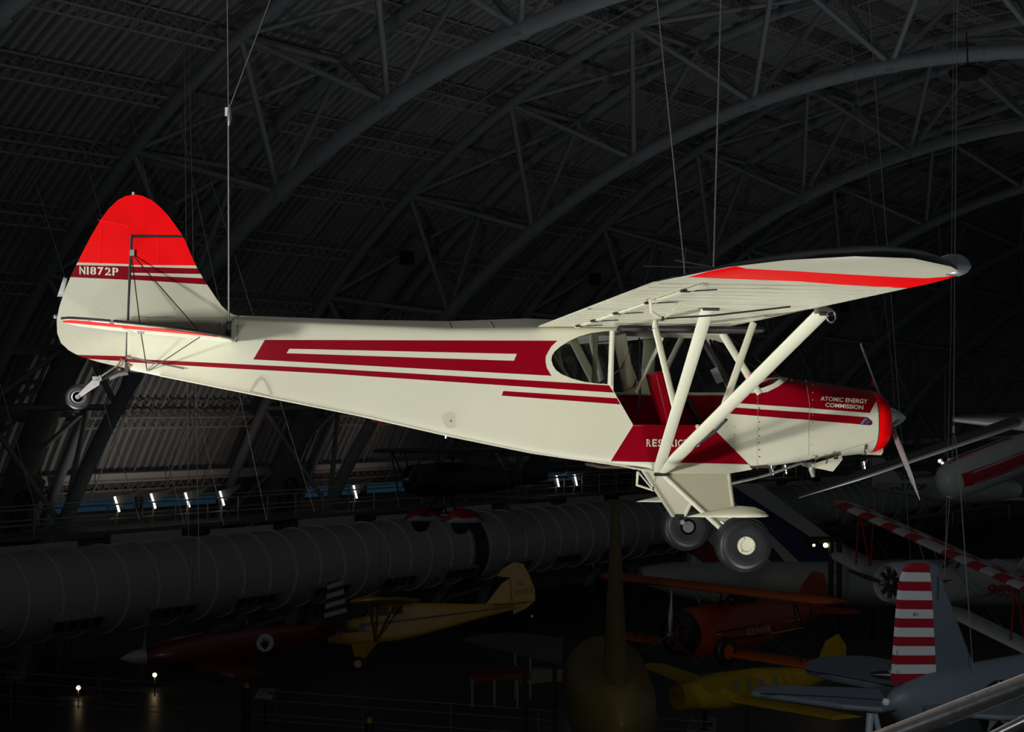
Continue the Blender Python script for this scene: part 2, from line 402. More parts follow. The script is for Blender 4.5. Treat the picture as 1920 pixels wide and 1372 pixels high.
# ---------------- nose: bowl, spinner, propeller, cowl fittings
base = fsec(-.36, 24); base = base + [Vector((v.x, -v.y, v.z)) for v in reversed(base[1:-1])]
cz = -.03; nb = MB(); rings = []
for k in range(9):
    t = k/8*math.pi/2
    x = -.36 + .17*math.sin(t); r = 1 - .58*(1-math.cos(t))
    rings.append([Vector((x, v.y*r, cz+(v.z-cz)*r)) for v in base])
nb.loft(rings, True); nb.build('nose_bowl', FRED, AIR, 50)
MB().loft([[Vector((x, v.y*1.004, cz+(v.z-cz)*1.004)) for v in base] for x in (-.364, -.357)], False).build('nose_seam', DARKM, AIR, 50)
SP = MB().lathe((-.2, 0, -.0), (1, 0, 0), [(0, .085), (.05, .088), (.09, .08), (.13, .06), (.17, .035), (.195, .012), (.2, .002)], 28).build('spinner', mat('spinner_metal', (.80, .81, .83), .22, .85), AIR, 50)
PR = MB().lathe((-.20, 0, 0), (1, 0, 0), [(0, .07), (.06, .07)], 20).build('propeller', STEEL, AIR, 50)
for s_ in (1, -1):
    d = Vector((0, -.72, -.69))*s_; d.normalize(); tg = Vector((1, 0, 0)).cross(d)
    rr = []
    for k in range(9):
        u = k/8; rad = .05+.89*u
        ch = (.036+.02*math.sin(min(1, u*2)*math.pi/2))*(1 if u < .75 else max(.25, 1-(u-.75)*2.6)); tw = -math.radians(58-66*u)
        th = .03*(1-.8*u)
        ca = tg*math.cos(tw)+Vector((1, 0, 0))*math.sin(tw); na = d.cross(ca)
        c = Vector((-.155, 0, 0))+d*rad
        rr.append([c + ca*ch*.5*math.cos(j*math.pi/6) + na*th*.5*math.sin(j*math.pi/6) for j in range(12)])
    MB().loft(rr).build('propeller_blade', mat('blade_metal', (.36, .37, .38), .4, .5), PR, 60)
def on_f(px, py, off=.0):
    h, nn, i, dd = BVF.ray_cast(CAM, ray(px, py).normalized())
    if h is None: h = onY(px, py, -.34); nn = Vector((0, -1, 0))
    if nn.dot(h-CAM) > 0: nn = -nn
    return h + nn*off
def patch(name, pts, off, mt, parent=AIR, th=None):
    q = [on_f(*p, off) for p in pts]
    return MB().add(q, [tuple(range(len(q)))]).build(name, mt, parent, None)
# cowl seams, fasteners and inspection covers
def seam(name, pts, r=.0025, mt=DARKM):
    q = []
    for a, b_ in zip(pts, pts[1:]):
        for i in range(8): k = i/8; q.append(on_f(a[0]+(b_[0]-a[0])*k, a[1]+(b_[1]-a[1])*k, .001))
    q.append(on_f(*pts[-1], .001))
    return tube(name, q, r, mt, AIR, 5)
GREYL = mat('seam_grey', (.25, .24, .18), .5)  # grey-tan colour of seam lines and cover edges
seam('cowl_seam', [(1511, 712), (1518, 760), (1517, 790), (1516, 862)], .002, GREYL)
seam('cowl_seam', [(1421, 740), (1420, 880)], .0015, GREYL)
seam('cowl_seam', [(1500, 868), (1640, 826)], .0018, GREYL)
for i in range(9):
    MB().ball(on_f(1424, 752+13*i, .0), .006, 8).build('rivet', DARKM, AIR)
for i in range(10):
    MB().ball(on_f(1524, 722+14*i, .0), .005, 8).build('rivet', GREYL, AIR)
for i in range(5):
    MB().ball(on_f(1377, 800+14*i, .0), .005, 8).build('rivet', DARKM, AIR)
c0 = on_f(845, 789, .004)
MB().lathe(c0, (-.1, 1, 0), [(-.004, .062), (.004, .062)], 28).build('inspection_cover', mat('cover_grey', (.60, .59, .47), .35), AIR, 40)
MB().lathe(c0-Vector((0, .004, 0)), (-.1, 1, 0), [(-.004, .008), (.0, .008)], 12).build('inspection_cover_screw', STEEL, AIR, 40)
# arch-shaped lift handle mark near the tail
pts = [(468, 732), (474, 722), (481, 711), (489, 706), (496, 709), (503, 719), (508, 731), (512, 741)]
pin = [(473, 733), (480, 722), (486, 714), (490, 712), (495, 715), (501, 726), (507, 739)]
q = [on_f(*p, .003) for p in pts] + [on_f(*p, .003) for p in reversed(pin)]
MB().add(q, [tuple(range(len(q)))]).build('tail_arch_mark', mat('tan_grey', (.42, .40, .30), .5), AIR, None)
seam('tail_arch_line', [(468, 733), (508, 742)], .002, GREYL)
# cover plates beside the stabilizer roots and on the ridge
seam('tail_cover_edge', [(247, 612), (250, 594), (262, 592), (276, 594), (283, 604)], .0022, GREYL)
seam('tail_cover_edge', [(411, 604), (411, 637)], .0015, GREYL); seam('tail_cover_edge', [(447, 602), (444, 642)], .0018, GREYL)
for p in ((413, 607), (412, 636), (440, 604), (446, 612), (443, 640)): MB().ball(on_f(*p), .006, 8).build('rivet', DARKM, AIR)
seam('ridge_hatch_edge', [(841, 604), (846, 616), (926, 615), (918, 603)], .0025, GREYL)
# stringer along the lower edge
q = [on_f(px, py, .004) for px, py in ((300, 703), (440, 731), (700, 783), (840, 815), (1000, 848), (1140, 868), (1230, 885))]
tube('lower_longeron', q, .008, CREAM, AIR, 6)
for a, b_ in (((700, 788), (718, 791)), ((822, 812), (840, 815)), ((873, 824), (905, 830)), ((960, 843), (985, 846)), ((1010, 851), (1030, 854)), ((1060, 859), (1085, 862))):
    P0, P1 = onY(*a, -.18), onY(*b_, -.18)
    MB().prism([P0, P1, P1+Vector((0, .3, -.004)), P0+Vector((0, .3, -.004))], (0, 0, -.004)).build('belly_stripe', DRED, AIR, None)
tube('belly_drain', [onY(838, 812, -.25), onY(836, 822, -.25)], .012, ALU, AIR)
# lettering
decal('lettering', 'N1872P', (149, 514), (222, 517), 15, BVHTree.FromPolygons([onY(*q, -.024) for q in ((90, 450), (260, 450), (260, 560), (90, 560))], [(0, 1, 2, 3)]), AIR, slant=0, stencil=True, label='cream registration letters N1872P')
decal('lettering', 'RESTRICTED', (1212, 837), (1312, 838), 14, BVF, AIR, stencil=True, label='cream word RESTRICTED')
decal('lettering', 'ATOMIC ENERGY', (1538, 751), (1626, 757), 8.2, BVF, AIR, slant=.1, label='cream words ATOMIC ENERGY')
decal('lettering', 'COMMISSION', (1547, 762.5), (1618, 768), 7.8, BVF, AIR, slant=.1, label='cream word COMMISSION')
# small nose emblem
q = [(1612, 796), (1617, 788), (1625, 783), (1629, 786), (1635, 789), (1635, 795), (1632, 797)]
EM = patch('nose_emblem', q, .004, mat('emblem_navy', (.02, .015, .05), .4))
patch('emblem_band', [(1612, 795.5), (1617, 788), (1624, 783), (1626, 785), (1620, 790), (1616, 796)], .006, mat('emblem_blue', (.10, .22, .32), .4), EM)
patch('emblem_mark', [(1621, 793), (1627, 787), (1632, 791), (1626, 795)], .006, mat('emblem_red', (.25, .02, .05), .4), EM)
# cowl latches, lower scoops, exhaust
for x, y in ((1529, 853), (1622, 833)):
    patch('cowl_latch', [(x-1, y), (x+5, y-1), (x+4, y+8), (x-2, y+9)], .006, STEEL)
    tube('latch_wire', [on_f(x-2, y+10, .01), on_f(x+1, y+14, .015), on_f(x-3, y+17, .01)], .005, DARKM, AIR, 6)
P = lambda px, py, y=-.2: onY(px, py, y)
MB().prism([P(1523, 876), P(1562, 884), P(1579, 862), P(1545, 868)], (0, .02, 0)).build('cooling_lip', CREAM, AIR, None)
MB().prism([P(1523, 870, -.3), P(1578, 853, -.3), P(1580, 862, -.2), P(1526, 877, -.2)], (0, .02, 0)).build('cowl_outlet', CREAM, AIR, None)
patch('cowl_opening', [(1561, 856), (1571, 850), (1571, 860), (1564, 861)], .01, BLACK)
tube('outlet_bracket', [P(1549, 869, -.3), P(1553, 858, -.31), P(1546, 858, -.31)], .006, DARKM, AIR, 6)
MB().prism([P(1615, 852, -.1), P(1652, 853, -.1), P(1656, 847, -.1), P(1656, 833, -.1), P(1632, 846, -.1)], (0, .2, 0)).build('chin_scoop', CREAM, AIR, None)
MB().prism([P(1505, 868, -.25), P(1530, 866, -.25), P(1525, 878, -.2), P(1512, 874, -.2)], (0, .12, 0)).build('exhaust_shroud', STEEL, AIR, None)
tube('exhaust_pipe', [P(1522, 868, -.18), P(1522, 880, -.18), P(1525, 894, -.18)], [.03, .03, .018], STEEL, AIR, 12, )
tube('drain_tube', [P(1368, 907, -.1), P(1400, 900, -.1), P(1440, 890, -.1), P(1480, 876, -.1), P(1505, 867, -.1)], .012, STEEL, AIR, 8)
MB().prism([P(1633, 724, .1), P(1636, 710, .1), P(1640, 726, .1)], (0, .01, 0)).build('cowl_fin', DRED, AIR, None)
# ---------------- wings
AF = [(1, .006), (.8, .055), (.6, .094), (.4, .119), (.3, .122), (.2, .117), (.1, .098), (.05, .078), (.015, .052), (0, .03), (.015, .012), (.05, .002), (.12, 0), (.3, -.002), (.5, 0), (.7, .002), (.85, .002), (1, 0)]
RIM = [(-3.205, -4.50, .777), (-3.11, -4.80, .79), (-2.95, -5.13, .815), (-2.83, -5.27, .825), (-2.61, -5.41, .84), (-2.32, -5.45, .85), (-2.05, -5.38, .845), (-1.88, -5.27, .835), (-1.70, -5.06, .815), (-1.63, -4.80, .805), (-1.615, -4.55, .80)]
def wsec(y, xl=-1.615, xt=-3.2, th=1., z0=None):
    z = .723 + .0116*abs(y) if z0 is None else z0
    c = xl-xt
    return [Vector((xl-a*c, y, z+b*c*th)) for a, b in AF]
def rim_at(x):
    r = sorted(RIM)
    for a, b in zip(r, r[1:]):
        if x <= b[0]:
            k = (x-a[0])/(b[0]-a[0]); return a[1]+(b[1]-a[1])*k, a[2]+(b[2]-a[2])*k
    return r[-1][1], r[-1][2]
def wing_bm():
    mb = MB()
    ys = [0, -.36] + [-.36-.35*i for i in range(1, 12)] + [-4.45]
    rings = [wsec(y) for y in ys]
    base = wsec(-4.45); n = len(base)
    # tip: every section point runs out to the bow
    for k in range(1, 9):
        t = k/8; ring = []
        for i, p in enumerate(base):
            x = min(max(p.x, -3.2), -1.62)
            ry, rz = rim_at(x)
            e = math.sin(t*math.pi/2); g = 1-math.cos(t*math.pi/2)
            yy = p.y + (ry-p.y)*e
            if i < 10: zz = p.z + (rz-p.z)*(g if t < 1 else 1)
            else: zz = p.z + (rz-p.z)*(g if t < 1 else 1)
            ring.append(Vector((p.x, yy, zz)))
        rings.append(ring)
    mb.loft(rings, cap=False)
    me = bpy.data.meshes.new('w'); me.from_pydata(mb.v, [], mb.f)
    b = bmesh.new(); b.from_mesh(me); bmesh.ops.remove_doubles(b, verts=b.verts, dist=1e-4); bmesh.ops.recalc_face_normals(b, faces=b.faces)
    return b
b = wing_bm()
REDBAND = [(1290, 519.5), (1330, 508), (1380, 499), (1400, 503.7), (1500, 508.7), (1534, 511), (1668, 518.8), (1735, 521.5), (1772, 518.8), (1800, 514), (1830, 500), (1830, 520), (1785, 545), (1765.5, 541.5), (1701.8, 540.6), (1567.6, 533), (1500, 527.5), (1400, 523.8)]
bl = b.copy()
paint(b, [(1, REDBAND)])
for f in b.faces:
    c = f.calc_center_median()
    if c.y < -4.62 and f.normal.z > .05: f.material_index = 2  # top faces of the near wing tip set black
BVW = BVHTree.FromBMesh(b)
WING = from_bm('wing', b, [CREAM, FRED, mat('black_tip_top', (.008, .009, .012), .2, coat=.3)], AIR, 30, False)
for v in bl.verts: v.co.y = -v.co.y
bmesh.ops.reverse_faces(bl, faces=bl.faces)
LWING = from_bm('wing', bl, [CREAM, FRED], AIR, 30, False)
def zw(y, x=None): return .723 + .0116*abs(y)
for sg, par in ((-1, WING), (1, LWING)):
    for i in range(17):
        y = sg*(.50+.247*i)
        MB().prism([(-1.84, y-.006, zw(y)), (-1.84, y+.006, zw(y)), (-3.17, y+.006, zw(y)-.001), (-3.17, y-.006, zw(y)-.001)], (0, 0, -.0032)).build('rib', CREAM, par, None)
    # hinge gap strip of flap and aileron
    MB().prism([(-2.90, sg*.45, zw(.45)), (-2.935, sg*.45, zw(.45)), (-2.935, sg*4.5, zw(4.5)), (-2.90, sg*4.5, zw(4.5))], (0, 0, -.014)).build('hinge_strip', CREAM, par, None)
    MB().prism([(-2.895, sg*2.46, zw(2.4)), (-3.2, sg*2.46, zw(2.4)), (-3.2, sg*2.47, zw(2.4)), (-2.895, sg*2.47, zw(2.4))], (0, 0, -.004)).build('flap_gap', DARKM, par, None)
    for y in (.72, 1.35, 2.2, 3.2, 4.15):
        h = MB(); z = zw(y)
        h.box((-2.94, sg*y, z-.012), (.04, .012, .02)); h.tube([(-2.92, sg*y, z-.014), (-2.76, sg*y, z-.004)], .004, 6)
        h.ball((-2.965, sg*y, z-.014), .012, 8)
        h.build('hinge', DARKM, par)
    # fabric inspection rings
    for x, y in ((-2.3, 1.5), (-2.6, 2.9), (-2.1, 3.4), (-1.95, 4.1), (-2.5, 4.2)):
        MB().lathe((x, sg*y, zw(y)), (0, 0, -1), [(0, .055), (.003, .055)], 20).build('inspection_ring', CREAM, par)
    MB().prism([(-1.75, sg*.45, zw(.4)), (-1.80, sg*.45, zw(.4)), (-1.80, sg*4.4, zw(4.4)), (-1.75, sg*4.4, zw(4.4))], (0, 0, -.003)).build('spar_strip', CREAM, par, None)
# tip position light
TL = MB(); c = Vector((-1.74, -5.06, .855))
TL.lathe(c-Vector((.12, -.02, 0)), (1, .1, -.05), [(0, .004), (.04, .03), (.10, .055), (.17, .058), (.21, .04), (.235, .012)], 20)
TL.build('wing_tip_light', mat('tip_metal', (.70, .72, .76), .25, .8), WING, 60)
# control horn fairing and push wire
for sg, par in ((-1, WING), (1, LWING)):
    z = zw(3.1)
    MB().tube([(-2.97, sg*3.35, z), (-2.94, sg*3.25, z-.07), (-2.86, sg*3.2, z-.11), (-2.80, sg*3.2, z-.07), (-2.74, sg*3.22, z)], .011, 8).build('aileron_horn', CREAM, par)
    MB().ball((-2.86, sg*3.2, z-.11), .018, 10).build('horn_bolt', DARKM, par)
    tube('aileron_wire', [(-2.86, sg*3.2, z-.11), (-2.5, sg*3.1, z-.08), (-1.95, sg*2.95, z-.01)], .006, DARKM, par, 6)
# ---------------- lift struts, jury struts, gear, both sides
for sg in (-1, 1):
    Y = lambda v: sg*v
    fb = Vector((-2.20, Y(.37), -.435)); ft = Vector((-1.62, Y(2.68), .75))
    rb = Vector((-2.235, Y(.37), -.435)); rt_ = Vector((-2.42, Y(2.68), .775))
    FS = MB().tube([fb, fb.lerp(ft, .05), ft], [.045, .062, .062], 16, flat=((1, 0, 0), .42)).build('lift_strut', CREAM, AIR)
    RS = MB().tube([rb, rb.lerp(rt_, .05), rt_], [.036, .046, .046], 16, flat=((1, 0, 0), .42)).build('lift_strut', CREAM, AIR)
    for p, par in ((ft, FS), (rt_, RS)):
        MB().box(p+Vector((-.02, 0, -.012)), (.10, .05, .035)).build('strut_fitting', STEEL, par)
        MB().tube([p+Vector((-.05, Y(.03), -.03)), p+Vector((.06, Y(.03), -.03))], .014, 8).build('strut_bolt', DARKM, par)
    tube('tie_down_ring', [ft+Vector((.02+.03*math.cos(a), Y(.06), -.05+.04*math.sin(a))) for a in [i*math.pi/6 for i in range(13)]], .006, STEEL, FS, 6)
    for k in (.30, .62):
        MB().ball(fb.lerp(ft, k)+Vector((-.06, Y(.01), .02)), .02, 10).build('strut_clamp', mat('pink_clamp', (.55, .32, .28), .5), FS)
    tube('brake_line', [fb+Vector((.0, Y(.03), .03)), fb.lerp(ft, .3)+Vector((.065, 0, -.03)), fb.lerp(ft, .38)+Vector((.07, 0, -.02))], .012, BLACK, FS, 6)
    jl = fb.lerp(ft, .41); jr = rb.lerp(rt_, .40)
    tube('jury_strut', [jl, Vector((-1.66, Y(1.12), .735))], .027, CREAM, AIR, 12, flat=((1, 0, 0), .5))
    jt = Vector((-2.47, Y(1.3), .68))
    tube('jury_strut', [jr, jt], .025, CREAM, AIR, 12, flat=((1, 0, 0), .5))
    MB().tube([jt, jt+Vector((.0, 0, .06))], [.026, .018], 10).build('jury_strut_collar', CREAM, AIR)
    # landing gear leg: fabric covered V, two tubes, shock strut
    A = Vector((-2.20, Y(.34), -.45)); B = Vector((-1.64, Y(.34), -.45)); X = Vector((-1.72, Y(.86), -.90)); X2 = Vector((-1.80, Y(.86), -.90))
    nrm = (B-A).cross(X-A).normalized()*.012
    LG = MB().prism([A, B, B.lerp(X, .93), X, X2], nrm).build('gear_leg', mat('gear_fabric', (.66, .64, .48), .45, coat=.1), AIR, None)
    MB().tube([A, X2], .020, 10).build('gear_tube', CREAM, LG); MB().tube([B, X], .016, 10).build('gear_tube', CREAM, LG)
    tube('axle', [Vector((-1.75, Y(.78), -.93)), Vector((-1.69, Y(1.0), -.975))], .022, STEEL, LG, 10)
    MB().prism([X2+Vector((-.02, 0, .03)), X+Vector((.03, 0, .03)), Vector((-1.66, Y(.9), -.98)), Vector((-1.74, Y(.9), -.98))], (0, sg*.02, 0)).build('axle_plate', CREAM, LG, None)
    tube('brake_cable', [Vector((-1.85, Y(.88), -.80)), Vector((-1.78, Y(.93), -.86)), Vector((-1.73, Y(.93), -.93))], .010, STEEL, LG, 6)
    # wheel
    wc = Vector((-1.688, Y(.92), -.975))
    prof = [(-.10, .085), (-.105, .12), (-.104, .165), (-.085, .20), (-.05, .216), (0, .22), (.05, .216), (.085, .20), (.104, .165), (.105, .12), (.10, .085)]
    WH = MB().lathe(wc, (0, 1, 0), prof, 56).build('wheel', TIRE, AIR, 60)
    for rr_, d in ((.150, .1055), (.186, .097), (.205, .078)):
        for q in (-1, 1):
            MB().lathe(wc+Vector((0, q*d, 0)), (0, q, 0), [(-.003, rr_-.004), (.0015, rr_-.002), (.0015, rr_+.002), (-.003, rr_+.004)], 56, cap=False).build('tyre_line', TIRE, WH, 60)
    HB = MB().lathe(wc, (0, sg, 0), [(.085, .072), (.103, .072), (.112, .066), (.112, .05), (.104, .046), (.104, .002)], 36).build('hub_cap', CREAM, WH, 40)
    MB().lathe(wc, (0, -sg, 0), [(.08, .07), (.10, .07), (.10, .055), (.085, .05)], 30).build('inner_rim', CREAM, WH, 40)
    MB().lathe(wc, (0, -sg, 0), [(.06, .05), (.105, .05), (.105, .03)], 18).build('brake_drum', STEEL, WH, 40)
    for i in range(3):
        a = math.radians(90+120*i+20); MB().ball(wc+Vector((.058*math.cos(a), sg*.112, .058*math.sin(a))), .005, 6).build('hub_screw', DARKM, HB)
    # fender: shallow leaf-shaped hood
    fd = MB(); rings = []
    pts = [(-2.13, -.755, .01), (-2.0, -.725, .07), (-1.86, -.695, .105), (-1.72, -.675, .125), (-1.60, -.685, .12), (-1.53, -.715, .085), (-1.49, -.745, .02)]
    for x, z, h in pts:
        rings.append([Vector((x, Y(.93)+h*math.cos(a), -.757 + (z+.757)*math.sin(a))) for a in [i*math.pi/10 for i in range(11)]])
    fd.loft(rings, False, closed=False)
    FE = fd.build('fender', CREAM, AIR, 60)
    sd = FE.modifiers.new('s', 'SOLIDIFY'); sd.thickness = .006
    tube('fender_bracket', [Vector((-1.78, Y(.86), -.75)), Vector((-1.70, Y(.86), -.93))], .014, CREAM, FE, 8)
    tube('fender_bracket', [Vector((-1.66, Y(.86), -.75)), Vector((-1.70, Y(.88), -.93))], .012, CREAM, FE, 8)
# boarding step loop
s0 = [onY(*p, -.36) for p in ((1196, 884), (1194, 909), (1224, 919), (1233, 886))]
tube('boarding_step', s0, .012, CREAM, AIR, 8)
tube('boarding_step', [onY(1196, 884, -.36), onY(1224, 918, -.36)], .006, CREAM, AIR, 8)
MB().box((-2.21, -.36, -.445), (.10, .06, .05)).build('strut_root_fitting', DARKM, AIR)
# under-belly tread of the cabin
MB().prism([onY(1240, 878, -.362), onY(1404, 871, -.362), onY(1410, 880, -.362), onY(1366, 888, -.362), onY(1236, 888, -.362)], (0, .02, 0)).build('belly_panel', CREAM, AIR, None)
# ---------------- tail
RUD = [(247, 366), (236, 368), (222, 375), (205, 391), (190, 411), (170, 445), (152, 480), (136, 512), (122, 545), (112, 575), (107, 600), (108, 625), (115, 643), (130, 657), (150, 668), (190, 680), (236, 690), (241, 560), (246, 440), (342, 441), (330, 424), (316, 405), (300, 388), (285, 376), (268, 368), (255, 365)]
FIN = [(250, 446), (345, 446), (356, 472), (370, 503), (384, 527), (400, 551), (415, 573), (428, 585), (440, 591), (470, 594), (470, 606), (380, 640), (240, 690), (244, 560)]
def slab(name, px, mats, parent, th, polys):
    b = bmesh.new()
    vs = [b.verts.new(onY(*p, 0)) for p in px]; f = b.faces.new(vs)
    bmesh.ops.triangulate(b, faces=[f])
    paint(b, polys)
    cut = b
    r = bmesh.ops.duplicate(cut, geom=cut.verts[:]+cut.edges[:]+cut.faces[:])
    nv = [e for e in r['geom'] if isinstance(e, bmesh.types.BMVert)]; ov = set(cut.verts)-set(nv)
    for v in nv: v.co.y += th
    for v in ov: v.co.y -= th
    be = [e for e in cut.edges if len(e.link_faces) == 1]
    bmesh.ops.bridge_loops(cut, edges=be)
    bmesh.ops.recalc_face_normals(cut, faces=cut.faces)
    me = bpy.data.meshes.new(name); cut.to_mesh(me); cut.free()
    o = finish(name, me, mats, parent, None)
    bv = o.modifiers.new('b', 'BEVEL'); bv.width = .012; bv.segments = 3; bv.limit_method = 'ANGLE'; bv.angle_limit = math.radians(60)
    return o
RUDO = slab('rudder', RUD, [CREAM, DRED, FRED], AIR, .02, [
    (2, [(100, 340), (360, 340), (360, 443), (246, 443), (245, 495.5), (139, 492), (100, 491)]),
    (1, [(100, 496), (135, 497), (250, 499.5), (250, 525.3), (128, 519.6), (100, 518)]),
    (1, [(100, 663), (148, 665.4), (245, 668), (245, 678), (165.6, 672.7), (100, 668)])])
FINO = slab('fin', FIN, [CREAM, DRED, FRED], AIR, .02, [
    (2, [(240, 440), (360, 440), (400, 498.3), (372.5, 498), (240, 497)]),
    (1, [(240, 500), (375, 503.6), (400, 504.3), (400, 514.6), (381.5, 514), (240, 511.5)]),
    (1, [(240, 515.5), (384.7, 522), (410, 523), (410, 535), (391.7, 534), (240, 524)])])
for q in (0,):
    tube('rudder_hinge_gap', [onY(247, 441, 0), onY(244, 500, 0), onY(237, 690, 0)], .026, BLACK, AIR, 8, flat=((1, 0, 0), .9))
    tube('rudder_horn_gap', [onY(247, 442, 0), onY(343, 443.5, 0)], .016, BLACK, AIR, 8)
tube('beacon', [onY(250, 366, 0), onY(250, 360, 0)], .012, CREAM, RUDO)
MB().prism([onY(119, 520, 0), onY(126, 522, 0), onY(118, 556, 0), onY(107, 556, 0)], (0, .008, 0)).build('trim_tab', ALU, RUDO, None)
MB().ball(onY(104, 593, 0), .02, 10).build('tail_light', STEEL, RUDO)
for p in ((149, 571), (193, 573), (145, 637), (187, 640), (228, 575)): MB().ball(onY(*p, -.02), .006, 8).build('rivet', CREAM, RUDO)
tube('rib_line', [onY(184, 412, -.021), onY(245, 424, -.021)], .0025, FRED, RUDO, 5)
tube('rib_line', [onY(190, 424, -.021), onY(188, 494, -.021)], .0025, FRED, RUDO, 5)
tube('rib_line', [onY(297, 446, -.021), onY(296, 494, -.021)], .0025, FRED, FINO, 5)
MB().box(onY(248, 474, -.03), (.035, .04, .05)).build('rudder_hinge', STEEL, FINO)
# stabilizers and elevators
def zs(x, y): return .678 + (-(x+6.4))*-.085*-1*-1 if False else .676 - (x+6.4)*.085
for sg in (-1, 1):
    pl = [(-5.63, .09), (-5.64, .5), (-5.72, .95), (-5.86, 1.28), (-6.05, 1.48), (-6.25, 1.55), (-6.40, 1.56), (-6.40, .05)]
    el = [(-6.42, .05), (-6.42, 1.56), (-6.58, 1.53), (-6.72, 1.42), (-6.80, 1.2), (-6.84, .7), (-6.80, .35), (-6.62, .10)]
    for nm, pp, th in (('stabilizer', pl, .016), ('elevator', el, .013)):
        o = MB().prism([(x, sg*y, zs(x, y)+th) for x, y in pp], (0, 0, -2*th)).build(nm, [CREAM], AIR, None)
        loop = [Vector((x, sg*y, zs(x, y)+.004)) for x, y in pp if y > .3]
        MB().tube(loop, .0095, 8).build('edge_binding', BLACK, o)
        bv = o.modifiers.new('b', 'BEVEL'); bv.width = .012; bv.segments = 3; bv.limit_method = 'ANGLE'; bv.angle_limit = math.radians(60)
        if nm == 'elevator' or True:
            # red outer part of the tail surfaces, seen as a thin red edge from below
            tip = [(x, y) for x, y in pp if y > .9]
            tip = [(x, max(y, .9)) for x, y in pp]
            xs_ = sorted(set(tip))
            MB().prism([(x*.999-.003, sg*min(y, 1.53), zs(x, y)-th-.0015) for x, y in tip], (0, 0, .001)).build('red_tip', FRED, o, None)
    # bracing wires
    w1 = Vector((-6.30, sg*.62, zs(-6.30, 0)-.02))
    tube('bracing_wire', [onY(247, 476, 0)+Vector((0, sg*.03, 0)), w1], .0045, DARKM, AIR, 6)
    tube('bracing_wire', [onY(247, 476, 0)+Vector((0, sg*.03, 0)), Vector((-5.86, sg*.62, zs(-5.86, 0)+.02))], .0045, DARKM, AIR, 6)
    tube('bracing_wire', [w1, onY(276, 696, sg*.03)], .0045, DARKM, AIR, 6)
    tube('bracing_wire', [Vector((-5.86, sg*.62, zs(-5.86, 0)-.02)), onY(277, 696, sg*.03)], .0045, DARKM, AIR, 6)
    MB().box(w1, (.05, .03, .03)).build('wire_fitting', STEEL, AIR)
    tube('rudder_cable', [onY(240, 669, sg*.05), onY(345, 691, sg*.12)], .006, DARKM, AIR, 6)
tube('elevator_rod', [onY(190, 611, -.25), onY(250, 618, -.2)], .009, STEEL, AIR)
# jack fitting where the tail cable attaches
MB().prism([onY(425, 602, -.13), onY(434, 602, -.13), onY(433, 637, -.13), onY(422, 637, -.13)], (0, .03, 0)).build('tail_bracket', DARKM, AIR, None)
MB().box(onY(429, 612, -.15), (.035, .02, .05)).build('tail_bracket_plate', ALU, AIR)
# tail wheel: leaf spring, fork, wheel
ts = [onY(*p, 0) for p in ((262, 697), (240, 694), (222, 697), (205, 705), (190, 712))]
tube('tail_spring', ts, [.018, .026, .026, .024, .02], DARKM, AIR, 8, flat=((0, 1, 0), .5))
tube('tail_spring_leaf', [p+Vector((0, 0, -.02)) for p in ts[1:4]], .018, STEEL, AIR, 8)
FK = MB()
for s_ in (-.05, .05):
    FK.prism([onY(188, 703, s_), onY(172, 713, s_), onY(143, 742, s_), onY(147, 748, s_), (onY(165, 735, s_)), onY(186, 722, s_)], (0, .008, 0))
FK.box(onY(183, 710, 0), (.07, .10, .035))
FK.build('tail_wheel_fork', STEEL, AIR, None)
wc = onY(147, 744, 0)
TW = MB().lathe(wc, (0, 1, 0), [(-.03, .04), (-.037, .06), (-.035, .085), (-.02, .099), (0, .102), (.02, .099), (.035, .085), (.037, .06), (.03, .04)], 40).build('tail_wheel', TIRE, AIR, 60)
MB().lathe(wc, (0, -1, 0), [(.02, .05), (.036, .05), (.038, .042), (.03, .038), (.03, .015)], 28).build('tail_wheel_rim', STEEL, TW, 50)
MB().lathe(wc, (0, -1, 0), [(.02, .018), (.06, .018)], 14).build('tail_wheel_axle', ALU, TW, 40)
MB().box(onY(238, 688, -.02), (.03, .05, .07)).build('tail_post_fitting', DARKM, AIR)
tube('steering_spring', [onY(228, 672, -.05), onY(222, 684, -.06), onY(190, 705, -.06)], .007, STEEL, AIR, 6)
for p in ((232, 676), (240, 668), (243, 684), (224, 692)): MB().ball(onY(*p, -.05), .014, 8).build('tail_bolt', mat('rusty_bolt', (.28, .14, .08), .5, .5), AIR)
# rods of the antenna on top of the wing
AN = lambda px, py: onY(px, py, -.6)
tube('antenna_rod', [AN(1282, 515), AN(1286, 463)], .0035, ALU, AIR, 6)
tube('antenna_rod', [AN(1265, 488), AN(1335, 500.5)], .0055, ALU, AIR, 6)
tube('antenna_rod', [AN(1205, 499), AN(1332, 502)], .003, ALU, AIR, 6)
tube('antenna_mast', [AN(1284, 512), onY(1284, 545, -.6)], .006, ALU, AIR, 6)
tube('antenna_mast', [AN(1335, 500.5), onY(1335, 545, -.6)], .006, ALU, AIR, 6)

